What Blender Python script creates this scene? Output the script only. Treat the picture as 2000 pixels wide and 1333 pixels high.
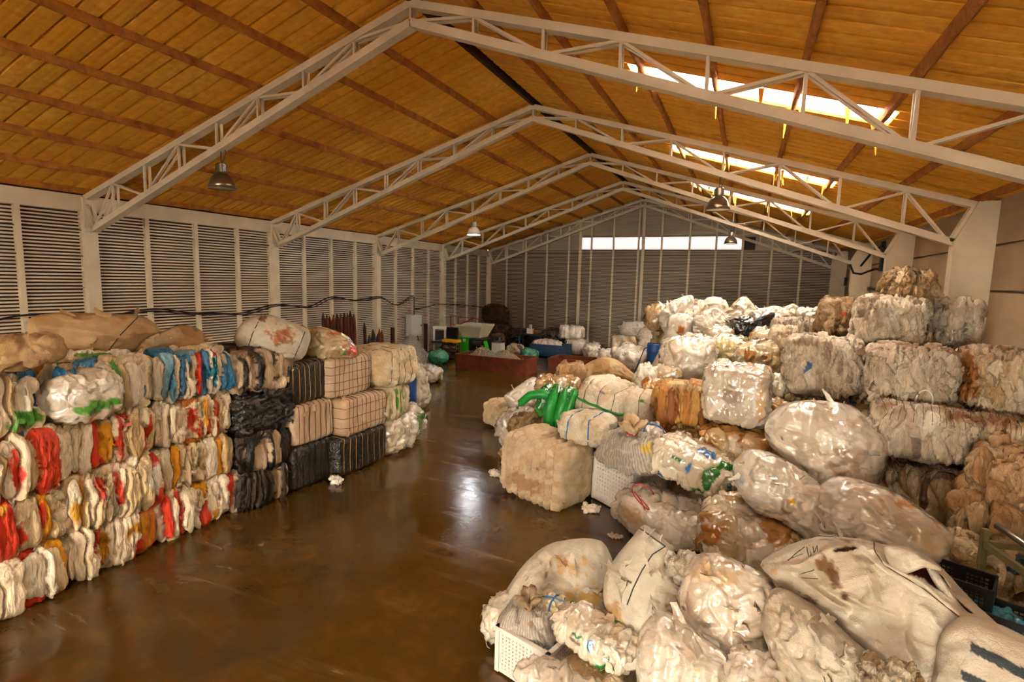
import bpy, bmesh, math, random
import numpy as np
from mathutils import Vector, Matrix
C = bpy.context.scene.collection
SC = bpy.context.scene
for o in list(bpy.data.objects):
    bpy.data.objects.remove(o)
random.seed(7)
R = math.radians

# ------------------------------------------------------------------ camera, sky, exposure
cam_d = bpy.data.cameras.new('camera')
cam = bpy.data.objects.new('camera', cam_d)
C.objects.link(cam)
YAW, PITCH, ROLL, FPX = 0.411, 0.116, 0.025, 1034.6
_f = Vector((-math.sin(YAW)*math.cos(PITCH), math.cos(YAW)*math.cos(PITCH), -math.sin(PITCH)))
_r = Vector((math.cos(YAW), math.sin(YAW), 0)); _u = _r.cross(_f)
_r2 = math.cos(ROLL)*_r + math.sin(ROLL)*_u
_u2 = -math.sin(ROLL)*_r + math.cos(ROLL)*_u
m = Matrix.Identity(4)
for i in range(3):
    m[i][0] = _r2[i]; m[i][1] = _u2[i]; m[i][2] = -_f[i]
m[0][3], m[1][3], m[2][3] = 15.71, 0, 4.0
cam.matrix_world = m
cam_d.sensor_width = 36; cam_d.lens = 36*FPX/2000
cam_d.clip_start = 0.05; cam_d.clip_end = 200
SC.camera = cam

world = bpy.data.worlds.new('overcast_sky'); SC.world = world
world.use_nodes = True
bg = world.node_tree.nodes['Background']
bg.inputs['Color'].default_value = (1.0, 0.91, 0.745, 1)
bg.inputs['Strength'].default_value = 9.0
SC.view_settings.view_transform = 'Standard'
SC.view_settings.look = 'None'
SC.view_settings.gamma = 1
SC.view_settings.use_curve_mapping = False
SC.view_settings.exposure = 2.65
LAMP_W = 20.0

# ------------------------------------------------------------------ materials
def lin(h):
    v = [int(h[i:i+2], 16)/255 for i in (0, 2, 4)]
    return tuple(x/12.92 if x <= .04045 else ((x+.055)/1.055)**2.4 for x in v)

class NT:
    def __init__(s, name):
        s.m = bpy.data.materials.new(name); s.m.use_nodes = True
        s.t = s.m.node_tree; s.b = s.t.nodes['Principled BSDF']
    def n(s, typ, **kw):
        x = s.t.nodes.new(typ)
        for k, v in kw.items():
            if k in x.inputs: x.inputs[k].default_value = v
            else: setattr(x, k, v)
        return x
    def l(s, a, b): s.t.links.new(a, b)
    def coord(s, scale=(1, 1, 1), src='Object'):
        tc = s.n('ShaderNodeTexCoord'); mp = s.n('ShaderNodeMapping')
        mp.inputs['Scale'].default_value = scale
        s.l(tc.outputs[src], mp.inputs['Vector']); return mp.outputs['Vector']
    def noise(s, vec, scale, detail=4, rough=.55, dist=0):
        x = s.n('ShaderNodeTexNoise'); x.inputs['Scale'].default_value = scale
        x.inputs['Detail'].default_value = detail; x.inputs['Roughness'].default_value = rough
        x.inputs['Distortion'].default_value = dist
        s.l(vec, x.inputs['Vector']); return x.outputs['Fac']
    def ramp(s, fac, stops):
        x = s.n('ShaderNodeValToRGB'); r = x.color_ramp
        while len(r.elements) < len(stops): r.elements.new(.5)
        for e, (p, c) in zip(r.elements, stops):
            e.position = p; e.color = (*c, 1) if len(c) == 3 else c
        s.l(fac, x.inputs['Fac']); return x.outputs['Color']
    def mix(s, fac, a, b, mode='MIX'):
        x = s.n('ShaderNodeMix'); x.data_type = 'RGBA'; x.blend_type = mode
        for sock, v in ((x.inputs[0], fac), (x.inputs[6], a), (x.inputs[7], b)):
            if hasattr(v, 'is_linked') or isinstance(v, bpy.types.NodeSocket): s.l(v, sock)
            elif isinstance(v, (int, float)): sock.default_value = v
            else: sock.default_value = (*v, 1)
        return x.outputs[2]
    def bump(s, h, strength=.3, dist=.02):
        x = s.n('ShaderNodeBump'); x.inputs['Strength'].default_value = strength
        x.inputs['Distance'].default_value = dist
        s.l(h, x.inputs['Height']); s.l(x.outputs['Normal'], s.b.inputs['Normal'])
    def set(s, **kw):
        for k, v in kw.items():
            i = s.b.inputs[k.replace('_', ' ')]
            if isinstance(v, bpy.types.NodeSocket): s.l(v, i)
            elif isinstance(v, tuple): i.default_value = (*v, 1) if len(v) == 3 else v
            else: i.default_value = v
        return s

M = {}
def plain(name, col, rough=.6, metal=0, var=.25, scale=3, bump=.15, spec=.4, stretch=(1, 1, 1)):
    t = NT(name); v = t.coord(stretch)
    f = t.noise(v, scale, 5, .6)
    c = t.ramp(f, [(.3, tuple(x*(1-var) for x in col)), (.7, tuple(min(1, x*(1+var*.6)) for x in col))])
    t.set(Base_Color=c, Roughness=rough, Metallic=metal); t.b.inputs['Specular IOR Level'].default_value = spec
    if bump: t.bump(t.noise(v, scale*9, 3), bump, .01)
    M[name] = t.m; return t

plain('white_paint', lin('d6c6aa'), .55, 0, .16, 1.5, .1)
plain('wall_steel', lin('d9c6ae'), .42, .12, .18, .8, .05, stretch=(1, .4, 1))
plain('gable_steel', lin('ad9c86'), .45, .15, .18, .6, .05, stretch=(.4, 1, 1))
plain('rust', lin('6e3317'), .85, 0, .5, 4, .4)
plain('rust_dark', lin('4c2113'), .85, 0, .5, 5, .4)
plain('rust_orange', lin('9a4413'), .85, 0, .45, 5, .4)
plain('red_paint', lin('a32412'), .5)
plain('grey_metal', lin('8f8a80'), .3, .9, .15, 2, .05)
plain('lamp_steel', lin('8a7a62'), .3, .85, .15, 2, .03)
plain('black_plastic', lin('121313'), .45, 0, .3, 6, .1)
plain('dark_machine', lin('2a2722'), .6, 0, .4, 5, .2)
plain('hopper_cream', lin('dcd3b4'), .5, 0, .08, 2, .05)
plain('green_paint', lin('2fae14'), .4, 0, .15, 3, .05)
plain('blue_paint', lin('23405e'), .5, 0, .3, 3, .1)
plain('blue_drum', lin('1f4a86'), .38, 0, .15, 3, .05)
plain('yellow_paint', lin('e0a01c'), .5)
plain('box_grey', lin('bfc0b6'), .5, 0, .06, 2, .03)
plain('white_plastic', lin('ddd6ca'), .4, 0, .12, 4, .08)
plain('olive_paint', lin('6d6540'), .5, 0, .25, 4, .1)
plain('cable_black', lin('1b1a18'), .6, 0, .2, 4, 0)
plain('wire_rust', lin('59301c'), .7, 0, .3, 8, 0)
plain('wire_gold', lin('a98548'), .5, .2, .2, 8, 0)
plain('wire_dark', lin('3d332c'), .7, 0, .2, 8, 0)
plain('seam_dark', lin('3b3a39'), .8, 0, .2, 8, 0)
plain('tape_green', lin('1f8a35'), .4, 0, .25, 6, .2)
plain('tape_blue', lin('2f6fb0'), .45, 0, .2, 6, .2)
plain('string_red', lin('a32a1c'), .6, 0, .2, 6, 0)
plain('shred_grey', lin('a79d90'), .7, 0, .75, 26, 1.0)
plain('shred_tan', lin('a8977a'), .7, 0, .7, 26, 1.0)
plain('foam_torn', lin('e2951a'), .8, 0, .3, 6, .5)
plain('ridge_dark', lin('3a2410'), .9)

t = NT('roof_foam'); v = t.coord(src='Object'); oi = t.n('ShaderNodeObjectInfo')
geo = t.n('ShaderNodeNewGeometry')
f1 = t.noise(geo.outputs['Position'], .5, 5, .6); f2 = t.noise(geo.outputs['Position'], 7, 4, .6)
c1 = t.ramp(f1, [(.3, lin('eda836')), (.5, lin('f9b93c')), (.7, lin('ffcb58'))])
c2 = t.mix(t.ramp(f2, [(.35, (0, 0, 0)), (.75, (1, 1, 1))]), c1, lin('e59a30'))
rr = t.ramp(oi.outputs['Random'], [(0, (.9, .9, .88)), (1, (1.0, 1.0, 1.0))])
t.set(Base_Color=t.mix(1.0, c2, rr, 'MULTIPLY'), Roughness=.8); t.b.inputs['Specular IOR Level'].default_value = .2
t.bump(t.noise(geo.outputs['Position'], 22, 4), .3, .012); M['roof_foam'] = t.m

t = NT('purlin_foam'); geo = t.n('ShaderNodeNewGeometry')
f1 = t.noise(geo.outputs['Position'], 4, 5, .65)
t.set(Base_Color=t.ramp(f1, [(.3, lin('96541a')), (.6, lin('bd781e')), (.8, lin('d8922a'))]), Roughness=.8)
t.bump(t.noise(geo.outputs['Position'], 14, 5), .9, .04); M['purlin_foam'] = t.m

t = NT('wet_floor'); v = t.coord(src='Object')
n1 = t.noise(v, .33, 6, .6, .6); n2 = t.noise(v, 2.2, 7, .65, .3); n3 = t.noise(v, 30, 3)
mp = t.coord((.25, 1.6, 1)); n4 = t.noise(mp, 1.2, 6, .6, 1.5)
c1 = t.ramp(n2, [(.3, lin('48300d')), (.5, lin('523710')), (.72, lin('634518'))])
c2 = t.mix(t.ramp(n4, [(.55, (0, 0, 0)), (.75, (.45, .45, .45))]), c1, lin('7d6438'))
c3 = t.mix(t.ramp(n1, [(.46, (0, 0, 0)), (.6, (.7, .7, .7))]), c2, lin('442c0a'))
rg = t.ramp(n1, [(.3, (.28, .28, .28)), (.5, (.13, .13, .13)), (.62, (.05, .05, .05))])
rg2 = t.mix(t.ramp(n4, [(.5, (0, 0, 0)), (.7, (.5, .5, .5))]), rg, (.42, .42, .42))
t.set(Base_Color=c3, Roughness=rg2); t.b.inputs['Specular IOR Level'].default_value = .5
t.bump(n2, .22, .02); M['wet_floor'] = t.m

t = NT('concrete'); v = t.coord(src='Object')
n1 = t.noise(v, .6, 6, .6); n2 = t.noise(v, 9, 5, .6); mp = t.coord((1, .5, 3)); n3 = t.noise(mp, .7, 4)
c1 = t.ramp(n1, [(.3, lin('998263')), (.7, lin('bda482'))])
c2 = t.mix(t.ramp(n3, [(.5, (0, 0, 0)), (.75, (.5, .5, .5))]), c1, lin('94703f'))
t.set(Base_Color=c2, Roughness=.85); t.bump(n2, .25, .01); M['concrete'] = t.m

def film(name, rough, bump, bscale, coat=0, spec=.5, stretch=(1, 1, 1), grime=.25, gscale=10, bdist=.015):
    t = NT(name); v = t.coord(stretch)
    a = t.n('ShaderNodeVertexColor'); a.layer_name = 'Col'
    g = t.noise(v, gscale, 6, .65)
    k = t.ramp(g, [(.3, (1-grime,)*3), (.62, (1, 1, 1))])
    t.set(Base_Color=t.mix(1.0, a.outputs['Color'], k, 'MULTIPLY'), Roughness=rough)
    t.b.inputs['Specular IOR Level'].default_value = spec
    t.b.inputs['Coat Weight'].default_value = coat; t.b.inputs['Coat Roughness'].default_value = .12
    h = t.noise(v, bscale, 4, .6, 1.0)
    nz = t.n('ShaderNodeTexNoise'); nz.inputs['Scale'].default_value = bscale*.6; t.l(v, nz.inputs['Vector'])
    ad = t.n('ShaderNodeVectorMath'); ad.operation = 'MULTIPLY_ADD'; ad.inputs[1].default_value = (.25,)*3; t.l(nz.outputs['Color'], ad.inputs[0]); t.l(v, ad.inputs[2])
    vo = t.n('ShaderNodeTexVoronoi'); vo.inputs['Scale'].default_value = bscale*1.1; t.l(ad.outputs[0], vo.inputs['Vector'])
    sm = t.n('ShaderNodeMath'); sm.operation = 'MULTIPLY_ADD'; sm.inputs[1].default_value = .9; t.l(vo.outputs['Distance'], sm.inputs[0]); t.l(h, sm.inputs[2])
    t.bump(sm.outputs[0], bump, bdist); M[name] = t.m
film('film_pressed', .45, .9, 14, 0, .4, (1.6, 1.6, .5), .28)
film('film_dark', .33, .9, 16, 0, .45, (1, 1, .8), .3)
film('film_wrap', .16, .4, 13, 1.0, .6, (.45, 1.3, 1.3), .08, 5)
film('film_cotton', .6, .8, 20, 0, .3, (1, 1, 1), .18)
film('woven', .7, .35, 30, 0, .25, (1, 1, 1), .16, 5)
film('rags', .55, 1.0, 18, 0, .35, (1, 1, 1), .35)

t = NT('skylight_sheet'); nt = t.t
out = nt.nodes['Material Output']; nt.nodes.remove(t.b)
tr = t.n('ShaderNodeBsdfTransparent'); tr.inputs[0].default_value = (.95, .95, .95, 1)
tl = t.n('ShaderNodeBsdfTranslucent'); tl.inputs[0].default_value = (.9, .9, .9, 1)
mx = t.n('ShaderNodeMixShader'); mx.inputs[0].default_value = .35
nt.links.new(tr.outputs[0], mx.inputs[1]); nt.links.new(tl.outputs[0], mx.inputs[2])
nt.links.new(mx.outputs[0], out.inputs['Surface']); M['skylight_sheet'] = t.m
t = NT('window_sheet'); nt = t.t
out = nt.nodes['Material Output']; nt.nodes.remove(t.b)
tr = t.n('ShaderNodeBsdfTransparent'); tr.inputs[0].default_value = (.06, .06, .065, 1)
tl = t.n('ShaderNodeBsdfTranslucent'); tl.inputs[0].default_value = (.22, .22, .24, 1)
mx = t.n('ShaderNodeMixShader'); mx.inputs[0].default_value = .5
nt.links.new(tr.outputs[0], mx.inputs[1]); nt.links.new(tl.outputs[0], mx.inputs[2])
nt.links.new(mx.outputs[0], out.inputs['Surface']); M['window_sheet'] = t.m

t = NT('lamp_glow'); t.set(Base_Color=(1, 1, 1), Roughness=.4)
t.b.inputs['Emission Color'].default_value = (.92, .95, 1, 1); t.b.inputs['Emission Strength'].default_value = 2.5
M['lamp_glow'] = t.m
t = NT('lamp_glass'); t.set(Base_Color=(.85, .82, .75), Roughness=.25); M['lamp_glass'] = t.m
t = NT('lamp_dim'); t.set(Base_Color=(.9, .8, .6), Roughness=.4)
t.b.inputs['Emission Color'].default_value = (1, .8, .5, 1); t.b.inputs['Emission Strength'].default_value = .2
M['lamp_dim'] = t.m

# ------------------------------------------------------------------ helpers
def tag(o, label=None, cat=None, group=None, kind=None):
    if label: o['label'] = label
    if cat: o['category'] = cat
    if group: o['group'] = group
    if kind: o['kind'] = kind
    return o
def empty(name, loc=(0, 0, 0), rz=0, label=None, cat=None, group=None, kind=None):
    o = bpy.data.objects.new(name, None); C.objects.link(o)
    o.location = loc; o.rotation_euler = (0, 0, rz); o.empty_display_size = .2
    return tag(o, label, cat, group, kind)
class MB:
    """collects shapes into one mesh"""
    def __init__(s): s.v = []; s.f = []
    def add(s, vs, fs):
        b = len(s.v); s.v += [tuple(x) for x in vs]; s.f += [tuple(i+b for i in f) for f in fs]; return s
    def box(s, c, d, rz=0):
        x, y, z = d[0]/2, d[1]/2, d[2]/2; ca, sa = math.cos(rz), math.sin(rz)
        vs = [(c[0]+ca*i*x-sa*j*y, c[1]+sa*i*x+ca*j*y, c[2]+k*z) for i in (-1, 1) for j in (-1, 1) for k in (-1, 1)]
        return s.add(vs, [(0, 1, 3, 2), (4, 6, 7, 5), (0, 4, 5, 1), (2, 3, 7, 6), (0, 2, 6, 4), (1, 5, 7, 3)])
    def bar(s, a, b, w, h, up=(0, 0, 1)):
        a, b = Vector(a), Vector(b); d = (b-a).normalized(); up = Vector(up)
        if abs(d.dot(up)) > .98: up = Vector((0, 1, 0))
        sd = d.cross(up).normalized(); u = sd.cross(d)
        vs = [p+sd*(i*w/2)+u*(j*h/2) for p in (a, b) for i, j in ((-1, -1), (1, -1), (1, 1), (-1, 1))]
        return s.add(vs, [(3, 2, 1, 0), (4, 5, 6, 7), (0, 1, 5, 4), (1, 2, 6, 5), (2, 3, 7, 6), (3, 0, 4, 7)])
    def tube(s, pts, r, n=6, closed=False, flat=None):
        pts = [Vector(p) for p in pts]; N = len(pts); rings = []
        for i, p in enumerate(pts):
            a = pts[(i-1) % N] if (closed or i) else p; b = pts[(i+1) % N] if (closed or i < N-1) else p
            d = (b-a).normalized() if (b-a).length > 1e-9 else Vector((0, 0, 1))
            up = Vector((0, 0, 1)) if abs(d.z) < .9 else Vector((1, 0, 0))
            sd = d.cross(up).normalized(); u = sd.cross(d)
            q = r[i] if isinstance(r, (list, tuple)) else r
            rings.append([p+sd*(math.cos(6.28318*k/n)*q)+u*(math.sin(6.28318*k/n)*q) for k in range(n)])
        vs = [q for rg in rings for q in rg]; fs = []
        for i in range(N if closed else N-1):
            j = (i+1) % N
            for k in range(n): fs.append((i*n+k, i*n+(k+1) % n, j*n+(k+1) % n, j*n+k))
        if not closed: fs += [tuple(range(n))[::-1], tuple((N-1)*n+k for k in range(n))]
        return s.add(vs, fs)
    def lathe(s, c, prof, n=24):
        vs = [(c[0]+r*math.cos(6.28318*k/n), c[1]+r*math.sin(6.28318*k/n), c[2]+z) for r, z in prof for k in range(n)]
        fs = [(i*n+k, i*n+(k+1) % n, (i+1)*n+(k+1) % n, (i+1)*n+k) for i in range(len(prof)-1) for k in range(n)]
        return s.add(vs, fs)
    def build(s, name, mat, parent=None, smooth=False, loc=None):
        me = bpy.data.meshes.new(name); me.from_pydata(s.v, [], s.f); me.update()
        if smooth: me.shade_smooth()
        if mat: me.materials.append(M[mat] if isinstance(mat, str) else mat)
        o = bpy.data.objects.new(name, me); C.objects.link(o)
        if parent: o.parent = parent
        if loc: o.location = loc
        return o
def dup(o, loc, rz=None, **tags):
    c = o.copy(); C.objects.link(c); c.location = loc
    if rz is not None: c.rotation_euler = (0, 0, rz)
    for ch in list(o.children):
        d = ch.copy(); C.objects.link(d); d.parent = c
        for g in list(ch.children):
            e = g.copy(); C.objects.link(e); e.parent = d
    return tag(c, **tags)

# ------------------------------------------------------------------ the hall
W, RX, EZ, RZ, SL = 20.0, 20.35, 5.84, 8.82, .298
Y0, YS, YG, YN = 8.36, 5.88, 31.88, -13.0
def roof_z(x): return EZ + SL*(x if x < 10 else 20-x)
mb = MB(); mb.add([(-1, -30, 0), (21.5, -30, 0), (21.5, 32.4, 0), (-1, 32.4, 0)], [(0, 1, 2, 3)])
fl = mb.build('floor', 'wet_floor'); tag(fl, kind='structure')

# roof: ridge cap with one part per roof sheet and purlin
SKYL_ADDED = [(-7.6, -6.8)]  # unseen left-slope skylight, added to light the left stack
SKY = [(-7.6, -6.8), (-1.75, -.9), (10.0, 10.8), (16.0, 16.95), (22.05, 23.1)]  # first two are out of view, added for more roof light
ceil = MB()
for sx in (-1, 1): ceil.bar((10+sx*.13, YN, RZ+.16), (10+sx*.13, YG, RZ+.16), .3, .03, (-sx*.29, 0, 1))
ceil = ceil.build('ceiling', 'ridge_dark'); tag(ceil, kind='structure')
def sheet_mesh(x0, x1, y0, y1):
    mb = MB(); prof = [(y0, .07), (y0+.022, .07), (y0+.026, 0), (y0+(y1-y0)*.35, -.004), (y0+(y1-y0)*.5, 0), (y0+(y1-y0)*.65, -.004), (y1-.026, 0), (y1-.022, .07), (y1, .07)]
    n = len(prof); xs = (x0, x1); vs = []
    for top in (0, 1):
        for x in xs:
            for (y, dz) in prof: vs.append((x, y, roof_z(x)+.14+(dz if not top else .12)))
    fs = []
    for i in range(n-1):
        fs.append((i, i+1, n+i+1, n+i)); fs.append((2*n+i, 3*n+i, 3*n+i+1, 2*n+i+1))
    fs += [(0, n, 3*n, 2*n), (n-1, 2*n+n-1, 3*n+n-1, n+n-1), tuple(range(n))[::-1]+tuple(range(2*n, 3*n)), tuple(range(n, 2*n))+tuple(range(3*n, 4*n))[::-1]]
    return mb.add(vs, fs)
ys = []; y = YN
edges = sorted(set([e for s in SKY+SKYL_ADDED for e in s]))
cuts = [YN] + edges + [YG+.3]
for a, b in zip(cuts[:-1], cuts[1:]):
    n = max(1, round((b-a)/.335)) if b > 4 else 1; ys += [(a+(b-a)*k/n, a+(b-a)*(k+1)/n) for k in range(n)]
for (a, b) in ys:
    mid = (a+b)/2
    if any(s[0] < mid < s[1] for s in SKYL_ADDED):
        sheet_mesh(-.3, 2.33, a, b).build('roof_sheet', 'roof_foam', ceil); sheet_mesh(6.53, 9.98, a, b).build('roof_sheet', 'roof_foam', ceil)
    else: sheet_mesh(-.3, 9.98, a, b).build('roof_sheet', 'roof_foam', ceil)
    if any(s[0] < mid < s[1] for s in SKY):
        sheet_mesh(10.02, 13.47, a, b).build('roof_sheet', 'roof_foam', ceil)
        sheet_mesh(17.67, 20.6, a, b).build('roof_sheet', 'roof_foam', ceil)
    else: sheet_mesh(10.02, 20.6, a, b).build('roof_sheet', 'roof_foam', ceil)
rng = np.random.RandomState(3)
for k in [i for i in range(17) if i != 8]:
    x = 1.25*k; x = .12 if k == 0 else (20.05 if k == 16 else x); mb = MB()
    N = 120; ysx = np.linspace(YN, YG, N); jit = rng.normal(0, .006, (N, 2))
    prof = [(-.05, .15), (-.04, .02), (0, .005), (.035, .02), (.05, .15)]
    vs = [(x+px+jit[i, 0]*(pz < .1), ysx[i], roof_z(x)+pz+jit[i, 1]*(pz < .1)) for i in range(N) for px, pz in prof]
    fs = [(i*5+j, (i+1)*5+j, (i+1)*5+j+1, i*5+j+1) for i in range(N-1) for j in range(4)]
    fs += [(0, 1, 2, 3, 4), tuple((N-1)*5+j for j in (4, 3, 2, 1, 0))]
    mb.add(vs, fs).build('purlin', 'purlin_foam', ceil, True)
mb = MB(); mb.bar((10, YN, RZ+.02), (10, YG, RZ+.02), .09, .12); mb.build('ridge_purlin', 'ridge_dark', ceil)

# skylights, with the unseen added ones behind the camera
for i, (a, b) in enumerate(SKY):
    w = MB()
    for yy in (a-.01, b+.01): w.bar((13.47, yy, roof_z(13.47)+.15), (17.67, yy, roof_z(17.67)+.15), .02, .04)
    wo = w.build('window_%d' % (i+2), 'foam_torn'); tag(wo, kind='structure')
    xsx = [13.47, 15.0, 16.25, 17.67]
    for p, q in zip(xsx[:-1], xsx[1:]):
        mb = MB(); mb.bar((p, (a+b)/2, roof_z(p)+.18), (q, (a+b)/2, roof_z(q)+.18), b-a, .008); mb.build('pane', 'skylight_sheet', wo)
    for k in range(7):
        x = rng.uniform(13.5, 17.6); yy = (a, b)[k % 2] if k < 4 else rng.uniform(a, b); L = rng.uniform(.15, .55)
        if k >= 4: x = [15.0, 16.25, 17.0][k-4]
        z0 = roof_z(x)+.12; dx = rng.uniform(-.25, .25); pts = [Vector((x, yy, z0)), Vector((x+dx*.4, yy+.04, z0-L*.4)), Vector((x+dx*.6, yy+.02, z0-L))]
        mb = MB(); wd = rng.uniform(.02, .05); vs = []
        for j, p in enumerate(pts):
            ww = wd*(1-.45*j); vs += [p+Vector((-ww, 0, .0)), p+Vector((ww, .012, 0)), p+Vector((ww, .03, .01)), p+Vector((-ww, .03, .01))]
        mb.add(vs, [(j*4+k2, j*4+(k2+1) % 4, j*4+4+(k2+1) % 4, j*4+4+k2) for j in range(2) for k2 in range(4)]+[(8, 9, 10, 11), (3, 2, 1, 0)])
        mb.build('torn_foam', 'foam_torn', wo)

for i, (a, b) in enumerate(SKYL_ADDED):  # pane of the added left-slope skylight
    mb = MB(); mb.bar((2.33, (a+b)/2, roof_z(2.33)+.2), (6.53, (a+b)/2, roof_z(6.53)+.2), b-a, .008); tag(mb.build('window_%d' % (i+9), 'skylight_sheet'), kind='structure')

# corrugated wall sheets
def corr(a0, a1, z0, z1, axis, const, sgn, topfn=None):
    mb = MB(); per = .085; prof = []
    z = z0
    while z < z1-.001:
        for f, dd in ((0, -.06), (.05, .05), (.54, .05), (.59, -.06)):
            if z+f*per <= z1: prof.append((z+f*per, dd))
        z += per
    vs = []; ok = []
    for zz, dd in prof:
        lo, hi = a0, a1
        if topfn:
            l, h = topfn(zz); lo, hi = max(lo, l), min(hi, h)
        ok.append(hi-lo > .005); hi = max(hi, lo)
        for t_ in (lo, hi):
            vs.append((t_, const+sgn*dd, zz) if axis == 'x' else (const+sgn*dd, t_, zz))
    fs = []
    for i in range(len(prof)-1):
        if ok[i]: fs.append((2*i, 2*i+1, 2*i+3, 2*i+2))
    return mb.add(vs, fs)
wl = MB(); wl.box((-.12, (YN+YG)/2, 3.0), (.02, YG-YN, 6.1)); wl = wl.build('wall_left', 'ridge_dark'); tag(wl, kind='structure')  # dark backing colour stands in for shade in the sheet slots
posts = [2.48+1.47*k for k in range(-10, 21)]
MB().box((-.06, -12.6, 2.7), (.06, .9, 5.5)).build('wall_sheet', 'wall_steel', wl)
for k, (a, b) in enumerate(zip(posts[:-1], posts[1:])):
    corr(a, b, 0, 5.5, 'y', -.07, 1).build('wall_sheet', 'wall_steel', wl)
for k, yv in enumerate(posts):
    if abs((yv-Y0)/YS-round((yv-Y0)/YS)) < .02:
        MB().box((.02, yv, 2.9), (.26, .30, 5.8)).build('column', 'white_paint', wl)
        mb = MB(); mb.box((.18, yv-.1, 4.98), (.08, .08, .1)); mb.build('junction_box', 'white_plastic', wl)
    else: MB().box((.0, yv, 2.75), (.12, .11, 5.5)).build('post', 'white_paint', wl)
MB().box((.0, (YN+YG)/2, 5.65), (.16, YG-YN, .40)).build('eave_beam', 'white_paint', wl)
for zz in (4.98, 4.32):
    MB().box((-.02, (YN+YG)/2, zz), (.05, YG-YN, .025)).build('wall_rail', 'wire_dark', wl)
for yv in (10.9, 12.42, 16.9, 21.3):
    MB().box((.03, yv, [0, .9, 2.2, 1.4][int(yv) % 4]*.35+.5), (.13, .12, 1.9)).build('rust_guard', 'rust_dark', wl) if yv in (12.42,) else None
for yv in (21.3, 24.24):
    MB().box((.03, yv+(.0), .75), (.15, .15, 1.5)).build('red_guard', 'rust_dark', wl)
# gable wall
def gl(zz):
    d = (zz-EZ-.16)/SL
    return (max(-.1, d), min(20.7, 20-d))
wb = MB(); wb.add([(-.1, YG+.12, 0), (20.7, YG+.12, 0), (20.7, YG+.12, 5.9), (-.1, YG+.12, 5.9), (-.1, YG+.14, 0), (20.7, YG+.14, 0), (20.7, YG+.14, 5.9), (-.1, YG+.14, 5.9)], [(0, 1, 2, 3), (4, 7, 6, 5)])
wb = wb.build('wall_back', 'ridge_dark'); tag(wb, kind='structure')  # dark colour behind the gable sheets paints their slot shade
gp = [-.1, 1.33, 2.66, 4.1, 5.53, 6.25, 6.95, 8.3, 9.78, 10.05, 11.1, 12.64, 14.05, 15.40, 16.86, 18.27, 19.72, 20.7]
for a, b in zip(gp[:-1], gp[1:]):
    if a >= 6.2 and b <= 15.45:
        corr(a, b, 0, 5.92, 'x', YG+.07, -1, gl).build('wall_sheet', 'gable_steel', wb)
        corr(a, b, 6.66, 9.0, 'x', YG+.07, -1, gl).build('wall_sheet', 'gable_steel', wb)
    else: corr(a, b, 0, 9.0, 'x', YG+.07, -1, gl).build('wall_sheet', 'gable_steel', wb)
for x in gp[1:-1]:
    wd = .17 if x in (10.05, 6.25) else .10
    top = roof_z(x)-.1
    MB().box((x, YG-.01, top/2), (wd, .1, top)).build('post', 'white_paint', wb)
wi = MB(); wi.box((10.82, YG+.06, 5.9), (9.2, .08, .05)); wi.box((10.82, YG+.06, 6.68), (9.2, .08, .05))
wi = wi.build('window_1', 'white_paint'); tag(wi, kind='structure')
for a, b in zip(gp[5:13], gp[6:14]):
    MB().box(((a+b)/2, YG+.06, 6.29), (b-a-.03, .01, .74)).build('pane', 'window_sheet', wi)
MB().box((15.75, YG-.02, 6.25), (.55, .06, .7)).build('vent_panel', 'dark_machine', wb)
# right wall of precast panels
wr = MB(); wr.box((RX+.2, (YN+YG)/2, 3.0), (.16, YG-YN+.6, 5.8)); wr = wr.build('wall_right', 'concrete'); tag(wr, kind='structure')
cols = [Y0+YS*k for k in range(-3, 5)]
yb = [YN]+cols+[YG+.1] if False else [YN]+[c for c in cols if c < YG]+[YG+.1]
for a, b in zip(yb[:-1], yb[1:]):
    for z0, z1 in ((0, 1.0), (1.02, 2.48), (2.5, 3.985), (4.015, 4.925), (4.955, 5.95)):
        if b-a > .3: MB().box((RX+.06, (a+b)/2, (z0+z1)/2), (.12, b-a-.02, z1-z0-.02)).build('concrete_panel', 'concrete', wr)
for c in cols:
    if c > YG: continue
    mb = MB(); x0, x1 = 19.66, RX
    mb.add([(x, c+s*.15, z) for s in (-1, 1) for x, z in ((x0, 0), (x1, 0), (x1, 5.84), (20.0, 5.84), (x0, 5.0))],
           [(0, 1, 2, 3, 4), (9, 8, 7, 6, 5), (0, 5, 6, 1), (1, 6, 7, 2), (2, 7, 8, 3), (3, 8, 9, 4), (4, 9, 5, 0)])
    mb.build('column', 'white_paint', wr)
for yv, zz, hh in ((23.9, 5.2, 1.1), (33-1.6, 4.3, .42)):
    MB().box((RX-.05, yv, zz), (.1, .3, hh)).build('wall_vent', 'black_plastic', wr)
mb = MB(); mb.tube([(RX-.06, 25.8+.0*i, 4.0) for i in range(2)]+[(RX-.06, 24.5, 3.93), (RX-.06, 21.5, 3.95)], .03); mb.tube([(19.6, 25.9, 4.95), (19.7, 25.6, 4.6), (19.9, 25.2, 4.55), (20.25, 24.6, 4.75), (20.28, 24, 4.72)], .04, 8)
mb.tube([(20.28, 22.3, 5.2), (20.2, 23.5, 5.55), (20.1, 24.6, 5.4), (19.95, 25.7, 4.9)], .04, 8)
mb.build('wall_hose', 'cable_black', wr)
MB().box((RX-.06, 25.7, 3.97), (.1, .12, .16)).build('junction_box', 'grey_metal', wr)

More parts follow.
